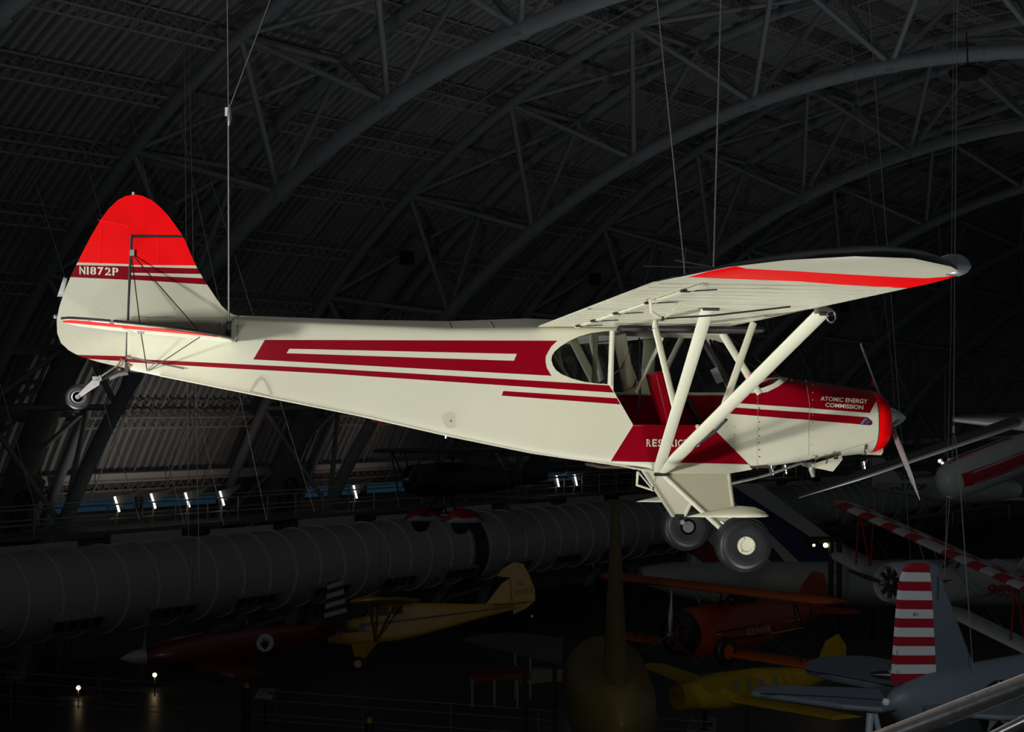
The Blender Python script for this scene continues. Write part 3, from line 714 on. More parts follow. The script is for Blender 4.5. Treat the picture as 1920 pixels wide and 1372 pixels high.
# ================================================================== suspension cables
def cable(label, pts, r=.0045, n=6, group=None):
    if label.find('to the bright shackle') < 0: pts = list(pts)+[to_vault(pts[-2], pts[-1])]
    o = MB().tube(pts, r, n).build('suspension_cable', CABLE)
    return tag(o, label, 'cable', group)
a = onY(429, 604, -.13); sh = onY(428, 235, -.13); up1 = onY(424, -220, -.13); up2 = onY(590, -220, -.13)
cable('twisted steel cable rising from the airplane tail to the bright shackle', [a, sh], .008)
cable('left of the two thin cables above the tail shackle', [onY(428, 202, -.13), up1])
cable('slanting thin cable above the tail shackle', [onY(430, 202, -.13), up2])
SH = thing('shackle', 'bright metal shackle joining the cables above the tail', 'shackle', onY(428, 215, -.13))
MB().prism([onY(422, 202, -.12), onY(428, 202, -.12), onY(428, 218, -.12), onY(422, 218, -.12)], (0, -.02, 0)).build('plate', mat('white_plate', (.75, .75, .73), .35), SH, None)
tube('body', [onY(430, 196, -.13), onY(430, 222, -.13), onY(429, 236, -.13)], [.012, .022, .012], STEEL, SH, 10)
tube('pin', [onY(424, 222, -.13), onY(434, 222, -.13)], .01, DARKM, SH, 8)
b0 = onY(1284, 545, -2.3); b1 = onY(1336, 520, -2.3)
cable('left of the two cables rising from the near wing', [b0, onY(1283, 500, -2.3), onY(1210, -220, -2.3)])
cable('right of the two cables rising from the near wing', [b1, onY(1338, 498, -2.3), onY(1358, -220, -2.3)], .006)
# ================================================================== the hall
# hall frame: s along the vault, u across it (away from the camera), z up; origin at the camera
HA = math.radians(44.603); S0, SB, U0, Z0, RI, RO, HWD = 41.985, 15.931, 23.401, -22.926, 36.0, 40.18, 2.669
AX = Vector((math.sin(HA), math.cos(HA), 0)); PE = Vector((-math.cos(HA), math.sin(HA), 0))
HROT = math.pi/2 - HA
FLOOR = -12.0
def H(s, u, z): return CAM + AX*s + PE*u + Vector((0, 0, z))
def arch(r, th, ds=0.): return Vector((ds, U0 + r*math.cos(math.radians(th)), Z0 + r*math.sin(math.radians(th))))
def onU(px, py, u):
    d = ray(px, py); t = u/d.dot(PE); return (d.dot(AX)*t, u, d.z*t)
def onF(px, py, z=FLOOR):
    d = ray(px, py); t = z/d.z; return CAM + d*t
def hall_obj(o, s=0.):
    o.location = CAM + AX*s; o.rotation_euler = (0, 0, HROT); return o
PIPE = mat('grey_painted_steel', (.30, .32, .335), .55, noise=(2, .12))
JOIST = mat('dusty_joist_steel', (.40, .385, .37), .7, noise=(3, .2))
DECK = mat('roof_deck_metal', (.42, .425, .435), .6, .0, noise=(.6, .2))
WALLM = mat('wall_cladding', (.20, .195, .19), .65, noise=(.5, .15))
# --- ceiling: corrugated deck bay by bay, joists as its parts
CEIL = bpy.data.objects.new('ceiling', None); COL.objects.link(CEIL); CEIL['kind'] = 'structure'; hall_obj(CEIL)
TH0, TH1 = 27.2, 112.0
def deck_mesh():
    mb = MB(); n = int(round(SB/.46)); prof = []
    for i in range(n):
        x = i*SB/n; d = SB/n
        prof += [(x, 0), (x+d*.42, 0), (x+d*.5, .22), (x+d*.92, .22)]
    prof.append((SB, 0))
    rings = []
    th = TH0
    while th <= TH1+.01:
        rings.append([arch(41.55+dz, th, x) for x, dz in prof]); th += 2.12
    mb.loft(rings, False, closed=False)
    o = mb.build('roof_panel', DECK, None, 20); me = o.data; bpy.data.objects.remove(o); return me
dm = deck_mesh()
BAYS = range(-4, 9)
for k in BAYS:
    o = bpy.data.objects.new('roof_panel', dm); COL.objects.link(o); o.parent = CEIL; o.location = (S0+k*SB, 0, 0)
def joist_mesh(L, x0, dense):
    mb = MB()
    for q in (-.28, .28): mb.tube([(x0, 40.35, q), (x0+L, 40.35, q)], .055, 5)
    mb.tube([(x0, 41.35, 0), (x0+L, 41.35, 0)], .06, 5)
    n = int(L/(.55 if dense else .8))
    for i in range(n):
        a = x0+L*i/n; c = x0+L*(i+.5)/n; e = x0+L*(i+1)/n
        for q in (-.28, .28):
            mb.tube([(a, 40.35, q), (c, 41.35, 0)], .022, 4, cap=False); mb.tube([(c, 41.35, 0), (e, 40.35, q)], .022, 4, cap=False)
        mb.tube([(a, 40.35, -.28), (c, 40.35, .28)], .02, 4, cap=False)
    o = mb.build('roof_joist', JOIST, None, None); me = o.data; bpy.data.objects.remove(o); return me
jm = joist_mesh(SB-2*HWD, HWD, True)
bmm = MB(); bmm.box((0, 40.9, 0), (2*HWD, .5, .22)); o = bmm.build('b', JOIST, None, None); jb = o.data; bpy.data.objects.remove(o)
def vis(P, mx=160):
    x, y = pj(P); return -mx < x < 1920+mx and -mx < y < 1372+mx
for k in BAYS:
    for j in range(-5, 12):
        th = 52.2+4.82*j
        if any(vis(H(S0+k*SB+f, *arch(40.8, th)[1:])) for f in (2.7, 8, 13.2)):
            o = bpy.data.objects.new('roof_joist', jm); COL.objects.link(o); o.parent = CEIL
            o.location = (S0+k*SB, U0, Z0); o.rotation_euler = (math.radians(th), 0, 0)
        if vis(H(S0+k*SB, *arch(40.8, th)[1:])):
            o = bpy.data.objects.new('roof_beam', jb); COL.objects.link(o); o.parent = CEIL
            o.location = (S0+k*SB, U0, Z0); o.rotation_euler = (math.radians(th), 0, 0)
# thin conduits that follow the vault between the trusses
cm = MB()
for x, r in ((4.2, .045), (5.1, .03), (7.3, .04), (8.9, .03), (10.4, .04), (11.6, .03)):
    cm.tube([arch(40.9 if r > .035 else 40.2, t, x+.25*math.sin(t*.21+x)) for t in range(27, 112, 4)], r, 5, cap=False)
o = cm.build('c', JOIST, None, None); cmm = o.data; bpy.data.objects.remove(o)
for k in BAYS:
    o = bpy.data.objects.new('conduits', cmm); COL.objects.link(o); o.parent = CEIL; o.location = (S0+k*SB, 0, 0); o['kind'] = 'stuff'
# --- arch trusses: three pipe chords and web members, each its own part
IN = [58.25+9.62*i for i in range(-5, 6)]; OUT = [53.44+9.62*i for i in range(-4, 6)]
def keep(mb, mt, sm=50):
    o = mb.build('k', mt, None, sm); me = o.data; bpy.data.objects.remove(o); return me
ch_in = keep(MB().tube([arch(RI, t) for t in range(4, 116, 2)], .30, 14, cap=False), PIPE)
ch_o = [keep(MB().tube([arch(RO, t, q*HWD) for t in range(4, 116, 2)], .24, 12, cap=False), PIPE) for q in (-1, 1)]
web = []
for ti in IN:
    for to in OUT:
        if abs(ti-to) < 5.5:
            for q in (-1, 1): web.append((ti, arch(RI, ti), arch(RO, to, q*HWD), .12))
for i, to in enumerate(OUT):
    web.append((to, arch(RO, to, -HWD), arch(RO, to, HWD), .11))
    if i+1 < len(OUT): web.append((to, arch(RO, to, -HWD), arch(RO, OUT[i+1], HWD), .11))
webm = [(t, a, b_, keep(MB().tube([a, b_], r, 8, cap=False), PIPE)) for t, a, b_, r in web]
plate = keep(MB().box((0, 0, 0), (.5, .34, .34)), PIPE, None)
clip = keep(MB().box((0, 0, 0), (.32, .10, .30)), PIPE, None)
ORD = {-1: 'nearest', 0: 'second', 1: 'third', 2: 'fourth', 3: 'fifth', 4: 'sixth', 5: 'seventh', 6: 'farthest'}
for k in range(-1, 7):
    s = S0+k*SB
    lab = {-1: 'nearest steel arch truss, cutting the upper left corner', 6: 'farthest steel arch truss, low at the right edge'}.get(k, 'tubular steel arch truss, %s from the upper left corner' % ORD[k])
    T = thing('arch_truss', lab, 'truss', CAM+AX*s, 'arch trusses of the vault', (0, 0, HROT), world=False)
    for nm, d in (('inner_chord', ch_in), ('outer_chord', ch_o[0]), ('outer_chord', ch_o[1])):
        o = bpy.data.objects.new(nm, d); COL.objects.link(o); o.parent = T
    for t, a, b_, d in webm:
        if vis(H(s+a.x, a.y, a.z), 60) or vis(H(s+b_.x, b_.y, b_.z), 60):
            o = bpy.data.objects.new('web_member', d); COL.objects.link(o); o.parent = T
    for t in IN:
        if vis(H(s, *arch(RI, t)[1:])):
            o = bpy.data.objects.new('node_plate', plate); COL.objects.link(o); o.parent = T
            o.location = arch(RI-.1, t); o.rotation_euler = (math.radians(t), 0, 0)
    for i in range(34):
        t = 34+1.6*i
        if k in (-1, 0, 1, 2) and vis(H(s+HWD, *arch(RO, t)[1:]), 0):
            o = bpy.data.objects.new('deck_clip', clip); COL.objects.link(o); o.parent = T
            o.location = arch(RO+.30, t, HWD); o.rotation_euler = (math.radians(t), 0, 0)
# --- air ducts that climb inside the trusses, three round nozzles at the foot
DUCTM = mat('painted_duct', (.26, .255, .25), .5, noise=(1, .1))
NOZ = mat('nozzle_dark', (.03, .028, .026), .6)
for k, wh in ((0, 'left of the tail fin'), (1, 'left of the cabin, above the fuselage'), (2, 'behind the wing root'), (3, 'behind the nose'), (4, 'right of the propeller')):
    s = S0+k*SB+.3
    D = thing('vault_duct', 'round air duct climbing the vault %s' % wh, 'duct', CAM+AX*s, 'vault air ducts', (0, 0, HROT), world=False)
    p = [arch(39.9, t) for t in range(27, 51, 2)]
    MB().tube(p, .62, 18).build('duct', DUCTM, D)
    e = (p[-1]-p[-2]).normalized()
    MB().lathe(p[-1], e, [(-.5, .66), (.5, .66), (.5, .60), (.9, .60)], 20).build('end_collar', DUCTM, D)
    MB().box(p[-1]+Vector((-.75, -.2, -.4)), (.5, .5, .6)).build('damper_box', NOZ, D, None)
    MB().box(arch(39.2, 27.6), (1.0, .9, 3.4), M=Matrix.Rotation(math.radians(27), 3, 'X')).build('nozzle_box', DUCTM, D, None)
    for i in range(3):
        c = arch(38.7, 26.2+1.35*i); MB().lathe(c+Vector((-.35, 0, 0)), Vector((-.8, -.75, 0)), [(0, .42), (.2, .42), (.2, .34), (.05, .3)], 18).build('nozzle', NOZ, D)
# --- rear wall below the vault: cladding strip, ledge, windows, corrugated wall
UW = U0+41.55*math.cos(math.radians(TH0)); ZW = Z0+41.55*math.sin(math.radians(TH0))
def zU(px, py): return onU(px, py, UW)[2]
sA, sB_ = S0-1.9*SB, S0+8.5*SB
WALL = bpy.data.objects.new('wall_back', None); COL.objects.link(WALL); WALL['kind'] = 'structure'; hall_obj(WALL)
z_led = zU(320, 888); z_wt = zU(320, 915); z_wb = zU(320, 951)
def wall_panel(s0, s1, z0, z1, u, period, name='wall_panel', mt=WALLM):
    mb = MB(); n = int((s1-s0)/period); prof = []
    for i in range(n):
        x = s0+i*(s1-s0)/n; d = (s1-s0)/n
        prof += [(x, 0), (x+d*.45, 0), (x+d*.5, .06), (x+d*.95, .06)]
    mb.loft([[Vector((x, u+q, z)) for x, q in prof] for z in (z0, z1)], False, closed=False)
    o = mb.build(name, mt, WALL, None); return o
for k in BAYS:
    a = S0+k*SB
    wall_panel(a, a+SB, z_led+.25, ZW+.4, UW+.05, .32)
    wall_panel(a, a+SB, FLOOR, z_wb-1.0, UW+.1, .32)
    MB().box((a+SB/2, UW-.7, z_led), (SB, 1.6, .42)).build('wall_ledge', mat('pale_ledge', (.62, .60, .56), .5), WALL, None)
    MB().box((a+SB/2, UW-.2, z_led-.6), (SB, .5, .8)).build('wall_soffit', WALLM, WALL, None)
    MB().box((a+SB/2, UW+.1, z_wb-.6), (SB, .3, 1.2)).build('wall_dado', WALLM, WALL, None)
# windows with evening light behind
WGL = mat('dusk_glass', (.02, .04, .08), .1, emit=((.03, .10, .18), .16))
WFR = mat('window_frame', (.05, .05, .055), .5)
nwin = 0
for k in (-1, 0, 1, 2, 3):
    for j in range(2):
        nwin += 1
        a = S0+k*SB + 3.6 + j*5.2; b_ = a+4.9
        W_ = bpy.data.objects.new('window_%d' % nwin, None); COL.objects.link(W_); W_['kind'] = 'structure'; hall_obj(W_)
        MB().box(((a+b_)/2, UW+.02, (z_wt+z_wb)/2), (b_-a, .04, z_wt-z_wb)).build('pane', WGL, W_, None)
        MB().box(((a+b_)/2, UW-.05, z_wt), (b_-a+.2, .12, .12)).build('window_frame', WFR, W_, None)
        MB().box(((a+b_)/2, UW-.05, z_wb), (b_-a+.2, .12, .12)).build('window_frame', WFR, W_, None)
        for x in (a, b_): MB().box((x, UW-.05, (z_wt+z_wb)/2), (.16, .12, z_wt-z_wb)).build('window_frame', WFR, W_, None)
    MB().box((S0+k*SB+1.0, UW, (z_wt+z_wb)/2), (5.2, .2, z_wt-z_wb)).build('wall_pier', WALLM, WALL, None)
for k in (4, 5, 6, 7): MB().box((S0+k*SB+SB/2, UW, (z_wt+z_wb)/2), (SB, .2, z_wt-z_wb)).build('wall_pier', WALLM, WALL, None)
# inclined wall columns below the arches
for k in range(0, 8):
    s = S0+k*SB
    for q in (-1, 1):
        MB().tube([(s, U0+RI*math.cos(math.radians(30)), Z0+RI*math.sin(math.radians(30))), (s+q*3.0, UW-1.2, FLOOR)], .26, 10).build('wall_brace', PIPE, WALL)
# --- floor
fm = MB().add([(-40, -30, 0), (260, -30, 0), (260, 75, 0), (-40, 75, 0)], [(0, 1, 2, 3)]).build('floor', mat('polished_concrete', (.10, .098, .10), .35, noise=(.4, .2)), None, None)
fm['kind'] = 'structure'; fm.location = CAM+Vector((0, 0, FLOOR)); fm.rotation_euler = (0, 0, HROT)
# --- catwalk along the wall
CW = thing('catwalk', 'steel catwalk with railing running along the rear wall above the big duct', 'catwalk', CAM, None, (0, 0, HROT), world=False)
uc = 52.0; zc = onU(300, 985, uc)[2]
RAIL = mat('railing_grey', (.34, .33, .32), .5)
MB().box(((sA+sB_)/2, uc, zc), (sB_-sA, 2.2, .14)).build('deck', mat('catwalk_deck', (.16, .155, .15), .6), CW, None)
for dz in (.5, 1.08): tube('rail', [(sA, uc-1.05, zc+dz), (sB_, uc-1.05, zc+dz)], .035, RAIL, CW, 6)
for dz in (.5, 1.08): tube('rail', [(sA, uc+1.05, zc+dz), (sB_, uc+1.05, zc+dz)], .03, RAIL, CW, 6)
pm = keep(MB().tube([(0, 0, 0), (0, 0, 1.08)], .035, 6), RAIL); bmx = keep(MB().box((0, 0, 0), (3.6, .10, .42)), mat('fascia_pale', (.62, .60, .58), .5), None)
hm = keep(MB().tube([(0, 0, -.9), (0, 0, 0)], .05, 6), PIPE)
s = S0-4*1.0-16
i = 0
while s < S0+5.4*SB:
    o = bpy.data.objects.new('rail_post', pm); COL.objects.link(o); o.parent = CW; o.location = (s, uc-1.05, zc)
    if i % 3 == 0:
        o = bpy.data.objects.new('fascia', bmx); COL.objects.link(o); o.parent = CW; o.location = (s, uc-1.3+.0, zc-.30-.12*(i//3 % 2))
        o = bpy.data.objects.new('hanger', hm); COL.objects.link(o); o.parent = CW; o.location = (s+.8, uc-1.1, zc-.1)
    s += 1.75; i += 1
# --- the long ribbed duct below the catwalk
ud = 46.5
c1 = onU(400, 1079, ud); zd = c1[2]; RD_ = 1.56
LD = thing('long_duct', 'long grey ribbed air duct running the length of the rear wall', 'duct', CAM, None, (0, 0, HROT), world=False)
LDM = mat('grey_spiral_duct', (.40, .39, .37), .5, .0, noise=(.7, .12))
LDR = mat('duct_rib', (.62, .61, .59), .4)
ring = keep(MB().lathe((0, 0, 0), (1, 0, 0), [(-.03, RD_), (-.03, RD_+.06), (.03, RD_+.06), (.03, RD_)], 40, cap=False), LDR)
seg = keep(MB().lathe((0, 0, 0), (1, 0, 0), [(0, RD_), (1.4, RD_)], 40, cap=False), LDM)
sx = onU(0, 1110, ud)[0]-36.4
gm = MB().box((0, 0, 0), (2.3, .42, .55)); gme = keep(gm, mat('grille_frame', (.24, .235, .23), .5), None)
glv = keep(MB().box((0, 0, 0), (.42, .06, .40)), NOZ, None)
for i in range(124):
    x = sx+i*1.4
    o = bpy.data.objects.new('duct_section', seg); COL.objects.link(o); o.parent = LD; o.location = (x, ud, zd)
    o = bpy.data.objects.new('rib', ring); COL.objects.link(o); o.parent = LD; o.location = (x, ud, zd)
    if i % 3 == 0 and i < 96:
        gx = x+.7; a = math.radians(-32)
        g = bpy.data.objects.new('grille', gme); COL.objects.link(g); g.parent = LD
        g.location = (gx, ud-RD_*math.cos(a)*1.0, zd+RD_*math.sin(a)); g.rotation_euler = (-a, 0, 0)
        for q in range(4):
            v = bpy.data.objects.new('louvre', glv); COL.objects.link(v); v.parent = g; v.location = (-.8+.53*q, -.20, 0)
xx = onU(865, 1040, ud)[0]
MB().lathe((xx, ud, zd), (1, 0, 0), [(-.9, RD_+.02), (-.9, RD_+.14), (-.1, RD_+.14), (-.1, RD_+.02)], 40, cap=False).build('dark_band', NOZ, LD)
# ================================================================== other aircraft in the hall
def onP(px, py, P0, n):
    d = ray(px, py); return CAM + d*((Vector(P0)-CAM).dot(n)/d.dot(n))
def hdg(deg): return Vector((math.cos(math.radians(deg)), math.sin(math.radians(deg)), 0))
def pslab(name, px, mats, parent, th, polys, P0, n, bev=.0):
    b = bmesh.new(); n = Vector(n)
    if n.dot(FW) < 0: n = -n
    f = b.faces.new([b.verts.new(onP(*p, P0, n)) for p in px]); bmesh.ops.triangulate(b, faces=[f])
    paint(b, polys)
    r = bmesh.ops.duplicate(b, geom=b.verts[:]+b.edges[:]+b.faces[:])
    nv = [e for e in r['geom'] if isinstance(e, bmesh.types.BMVert)]; ov = set(b.verts)-set(nv)
    for v in nv: v.co += n*th
    for v in ov: v.co -= n*th
    bmesh.ops.bridge_loops(b, edges=[e for e in b.edges if len(e.link_faces) == 1])
    bmesh.ops.recalc_face_normals(b, faces=b.faces)
    me = bpy.data.meshes.new(name); b.to_mesh(me); b.free()
    return finish(name, me, mats, parent, None)
def ringx(x, hw, zt, zb, n=2.2, N=28, yc=0.):
    zc = (zt+zb)/2; h = (zt-zb)/2; out = []
    for i in range(N):
        t = 2*math.pi*i/N; c, s_ = math.cos(t), math.sin(t)
        out.append(Vector((x, yc+math.copysign(hw*abs(c)**(2/n), c), zc+math.copysign(h*abs(s_)**(2/n), s_))))
    return out
def body(name, tab, mt, parent, n=2.2, N=28):
    return MB().loft([ringx(t[0], t[1], t[2], t[3], t[4] if len(t) > 4 else n, N) for t in tab]).build(name, mt, parent, 50)
def airfoil(y, xl, c, z, k=1.): return [Vector((xl-a*c, y, z+b*c*k)) for a, b in AF]
def lwing(name, secs, mats, parent, checker=None):
    """secs = [(y, leading edge x, chord, z)]"""
    rings = []
    if checker:
        n = checker
        for a, b_ in zip(secs, secs[1:]):
            for i in range(n): rings.append(airfoil(*[p+(q-p)*i/n for p, q in zip(a, b_)]))
        rings.append(airfoil(*secs[-1]))
    else: rings = [airfoil(*q) for q in secs]
    mb = MB().loft(rings)
    if checker:
        m_ = len(AF)
        for fi in range(len(mb.f)):
            i, j = divmod(fi, m_)
            if i < len(rings)-1 and (i + int(3*(AF[j][0]+AF[(j+1) % m_][0])/2)) % 2: mb.m[fi] = 1
    return mb.build(name, mats, parent, 40)
def wheel(c, r, w_, parent, hubm, ax=(0, 1, 0), nm='wheel'):
    o = MB().lathe(c, ax, [(-w_, r*.55), (-w_, r*.8), (-w_*.6, r*.97), (0, r), (w_*.6, r*.97), (w_, r*.8), (w_, r*.55)], 28).build(nm, TIRE, parent, 60)
    MB().lathe(c, ax, [(-w_*1.05, .01), (-w_*1.05, r*.5), (w_*1.05, r*.5), (w_*1.05, .01)], 20).build('hub', hubm, o, 40)
    return o
def xz(name, poly, th, mt, parent, y=0.):
    o = MB().prism([(x, y-th, z) for x, z in poly], (0, 2*th, 0)).build(name, mt, parent, None)
    return o
def xy(name, poly, z, th, mt, parent):
    o = MB().prism([(x, y, z-th) for x, y in poly], (0, 0, 2*th)).build(name, mt, parent, None)
    return o
def aircraft(name, label, P, heading, pitch=0, roll=0, group=None):
    return thing(name, label, 'airplane', P, group, (math.radians(roll), math.radians(pitch), math.radians(heading)), world=False)
def prop(parent, x, r, mt, ang=20, n=2, z=0., spin=None):
    o = MB().lathe((x, 0, z), (1, 0, 0), [(0, .09), (.12, .08), (.2, .02)] if spin is None else [(0, spin), (.25*spin/.2, spin*.9), (.5*spin/.2, spin*.5), (.65*spin/.2, .01)], 18).build('propeller', spin and mt or STEEL, parent, 50)
    for k in range(n):
        a = math.radians(ang)+2*math.pi*k/n; d = Vector((0, math.cos(a), math.sin(a))); tg = Vector((1, 0, 0)).cross(d)
        rr = []
        for i in range(7):
            u = i/6; ch = .16*r*(.5+.8*math.sin(math.pi*min(u*1.1+.1, .95)))*.55; tw = math.radians(55-38*u)
            ca = tg*math.cos(tw)+Vector((1, 0, 0))*math.sin(tw); na = d.cross(ca); c = Vector((x+.07, 0, z))+d*(.06+(r-.06)*u)
            rr.append([c+ca*ch*.5*math.cos(j*math.pi/4)+na*.02*(1-.6*u)*math.sin(j*math.pi/4) for j in range(8)])
        MB().loft(rr).build('propeller_blade', mt, o, 60)
    return o
YEL = mat('cub_yellow', (.46, .25, .006), .4, noise=(2, .08)); BLK = mat('black_paint', (.008, .008, .009), .4)
DGL = mat('dark_window', (.015, .017, .02), .5)
WHT = mat('white_paint', (.42, .43, .44), .4, noise=(2, .06)); WRED = mat('red_paint', (.34, .01, .02), .4, noise=(2, .08))
# ---- yellow high-wing airplane, nose to the left
P = at(757, 1166, 53.0)
A = aircraft('airplane', 'yellow high-wing airplane with black lightning stripe hanging below the ribbed duct', P, 172.3, 5.0, 7.0)
body('fuselage', [(2.55, .22, .02, -.45, 3), (2.45, .30, .12, -.52, 3), (1.9, .34, .22, -.58, 5), (1.25, .36, .30, -.60, 8), (.9, .36, .62, -.60, 9), (.2, .36, .66, -.58, 9), (-.7, .34, .58, -.46, 8), (-2.2, .2, .42, -.16, 6), (-3.7, .05, .30, .10, 4)], YEL, A)
for sg in (1, -1): lwing('wing', [(0, 1.25, 1.6, .62), (sg*4.7, 1.25, 1.6, .70), (sg*5.15, 1.15, 1.3, .73), (sg*5.36, .8, .5, .76)], [YEL], A)
FN = xz('fin', [(-2.75, .36), (-3.35, 1.0), (-3.62, 1.14), (-3.62, .2)], .025, YEL, A)
RU = xz('rudder', [(-3.64, 1.16), (-3.2, 1.25), (-3.45, 1.5), (-3.8, 1.66), (-4.1, 1.58), (-4.28, 1.2), (-4.42, .7), (-4.4, .35), (-4.1, .12), (-3.64, -.05)], .025, YEL, A)
join_text('lettering', 'NC', (-3.82, .032, .86), (-1, 0, 0), (0, 0, 1), .28, .17, BLK, RU); join_text('lettering', '35773', (-3.72, .032, .58), (-1, 0, 0), (0, 0, 1), .62, .17, BLK, RU)
for sg in (1, -1):
    xy('stabilizer', [(-2.95, sg*.05), (-3.3, sg*1.3), (-3.9, sg*1.5), (-4.2, sg*1.0), (-4.1, sg*.1)], .33, .02, YEL, A)
    hwt = [(-3.7, .05), (-2.2, .2), (-.7, .34), (.2, .36), (1.25, .36), (1.9, .34), (2.45, .30)]
    tape = [(1.42, .03, .05), (1.0, .03, .05), (.2, .045, .045), (-.7, .08, .035), (-1.5, .115, .025), (-2.2, .145, .02), (-3.0, .18, .015), (-3.6, .205, .01)]
    MB().loft([[Vector((x, sg*(lerp_tab(hwt, x)[0]+.012), z+q)) for q in (-h, h)] for x, z, h in tape], False, closed=False).build('lightning_stripe', BLK, A, None)
    MB().prism([(1.42, sg*.374, .0), (1.15, sg*.374, -.06), (1.32, sg*.374, -.09), (1.10, sg*.374, -.2), (1.9, sg*.374, -.17), (1.9, sg*.374, -.14), (1.45, sg*.374, -.15), (1.6, sg*.374, -.04), (1.45, sg*.374, -.03)], (0, sg*.004, 0)).build('lightning_stripe', BLK, A, None)
    for q, (xx_, l) in enumerate(((.15, .34), (.6, .34), (1.0, .22))):
        MB().box((xx_, sg*.364, .42), (l, .006, .30)).build('side_window', DGL, A, None)
    MB().tube([(.95, sg*.36, -.55), (.85, sg*2.4, .66)], .045, 8, flat=((1, 0, 0), .5)).build('lift_strut', mat('dark_yellow_strut', (.30, .10, .01), .5), A)
    MB().tube([(.93, sg*.36, -.55), (0, sg*2.4, .68)], .04, 8, flat=((1, 0, 0), .5)).build('lift_strut', MATS['dark_yellow_strut'], A)
    MB().prism([(.85, sg*.34, -.56), (1.75, sg*.34, -.56), (1.55, sg*.85, -1.15), (1.4, sg*.85, -1.15)], (0, sg*.02, 0)).build('gear_leg', YEL, A, None)
    wheel(Vector((1.5, sg*.92, -1.2)), .23, .09, A, YEL)
    e = MB()
    for q in (2.15, 2.38): e.lathe((q, sg*.28, -.16), (0, sg, 0), [(0, .10), (.14, .10), (.14, .05), (.20, .05)], 12)
    E_ = e.build('cylinder', BLK, A)
    for q in (2.15, 2.38): MB().lathe((q, sg*.485, -.16), (0, sg, 0), [(0, .05), (.01, .05)], 12).build('cylinder_cap', WHT, E_)
MB().prism([(1.32, -.34, .30), (1.32, .34, .30), (.92, .34, .66), (.92, -.34, .66)], (.01, 0, .01)).build('windshield', DGL, A, None)
tube('tail_spring', [(-3.9, 0, .0), (-4.2, 0, -.12)], .02, DARKM, A); wheel(Vector((-4.25, 0, -.16)), .07, .03, A, STEEL, nm='tail_wheel')
prop(A, 2.56, .9, BLK, 70, z=-.2)
# ---- biplanes
def biplane(label, P, heading, pitch, roll, fm, wm, fus, cowl_r, span, chord, zu, zl, engm, finp, checker=None, wz_slope=0., pants=None, propm=STEEL, propang=80, nblade=3, group=None):
    A = aircraft('biplane', label, P, heading, pitch, roll, group)
    body('fuselage', fus, fm, A)
    x0 = fus[0][0]
    CO = MB().lathe((x0-.5, 0, 0), (1, 0, 0), [(0, cowl_r*1.02), (.35, cowl_r*1.05), (.62, cowl_r*.98), (.72, cowl_r*.88), (.66, cowl_r*.80), (.3, cowl_r*.78)], 30, cap=False).build('cowling', engm, A, 60)
    MB().lathe((x0-.1, 0, 0), (1, 0, 0), [(0, cowl_r*.8), (.03, cowl_r*.8)], 24).build('engine_face', BLK, CO)
    for i in range(9):
        a = 2*math.pi*i/9; MB().tube([(x0+.05, .2*cowl_r*math.cos(a), .2*cowl_r*math.sin(a)), (x0+.05, .72*cowl_r*math.cos(a), .72*cowl_r*math.sin(a))], .07*cowl_r/.6, 7).build('cylinder', DARKM, CO)
    prop(A, x0+.25, 1.25, propm, propang, nblade)
    for sg in (1, -1):
        for nm, z, xl in (('upper_wing', zu, x0-1.0), ('lower_wing', zl, x0-1.35)):
            lwing(nm, [(0 if nm == 'upper_wing' else sg*.4, xl, chord, z), (sg*(span/2-.35), xl, chord, z+wz_slope), (sg*span/2, xl-.25, chord*.55, z+wz_slope+.03)], wm, A, checker if nm == 'upper_wing' else None)
        for yy in (span*.36,):
            for q0, q1 in ((.2, .2), (chord*.62, chord*.62), (.25, chord*.6)):
                MB().tube([(x0-1.0-q0, sg*yy, zu+.02), (x0-1.35-q1, sg*yy, zl+.08)], .035, 7, flat=((1, 0, 0), .5)).build('interplane_strut', wm[-1] if len(wm) > 1 else DARKM, A)
            tube('flying_wire', [(x0-1.5, sg*.45, zl), (x0-1.3, sg*yy, zu)], .008, STEEL, A, 5); tube('flying_wire', [(x0-1.5, sg*.45, zu-.3), (x0-1.7, sg*yy, zl+.1)], .008, STEEL, A, 5)
        for q in (.25, chord*.6): MB().tube([(x0-1.0-q, sg*.55, zu+.02), (x0-1.1-q, sg*.35, fus[3][2]-.08)], .03, 7).build('cabane_strut', DARKM, A)
        xe = fus[-1][0]
        xy('stabilizer', [(xe+1.1, sg*.05), (xe+.7, sg*1.2), (xe+.1, sg*1.45), (xe-.25, sg*1.1), (xe-.2, sg*.1)], fus[-1][2]-.02, .025, fm, A)
        if pants:
            MB().tube([(x0-1.2, sg*.4, zl), (x0-1.1, sg*1.15, zl-.75)], .05, 8).build('gear_leg', DARKM, A)
            wheel(Vector((x0-1.1, sg*1.2, zl-.85)), .36, .12, A, BLK)
            rings = [[Vector((x0-1.1+dx, sg*1.2+.22*h*math.cos(a), zl-.80+.50*h*math.sin(a))) for a in [i*math.pi/10 for i in range(11)]] for dx, h in ((.7, .15), (.45, .7), (0, 1), (-.5, .75), (-.95, .2))]
            PN = MB().loft(rings, False, closed=False).build('wheel_pant', WRED, A); PN.modifiers.new('s', 'SOLIDIFY').thickness = .02
            MB().loft([[Vector((x0-1.1+dx, sg*1.2+.235*h*math.cos(a), zl-.82+.36*h*math.sin(a))) for a in [i*math.pi/10 for i in range(11)]] for dx, h in ((.68, .2), (.42, .8), (0, 1), (-.5, .8), (-1.0, .2))], False, closed=False).build('pant_flash', WHT, PN).modifiers.new('s', 'SOLIDIFY').thickness = .02
    xz('fin', finp, .03, fm, A)
    return A
ORA = mat('orange_paint', (.40, .075, .006), .35, noise=(2, .08))
ORF = mat('orange_red_paint', (.26, .032, .005), .35, noise=(2, .08))
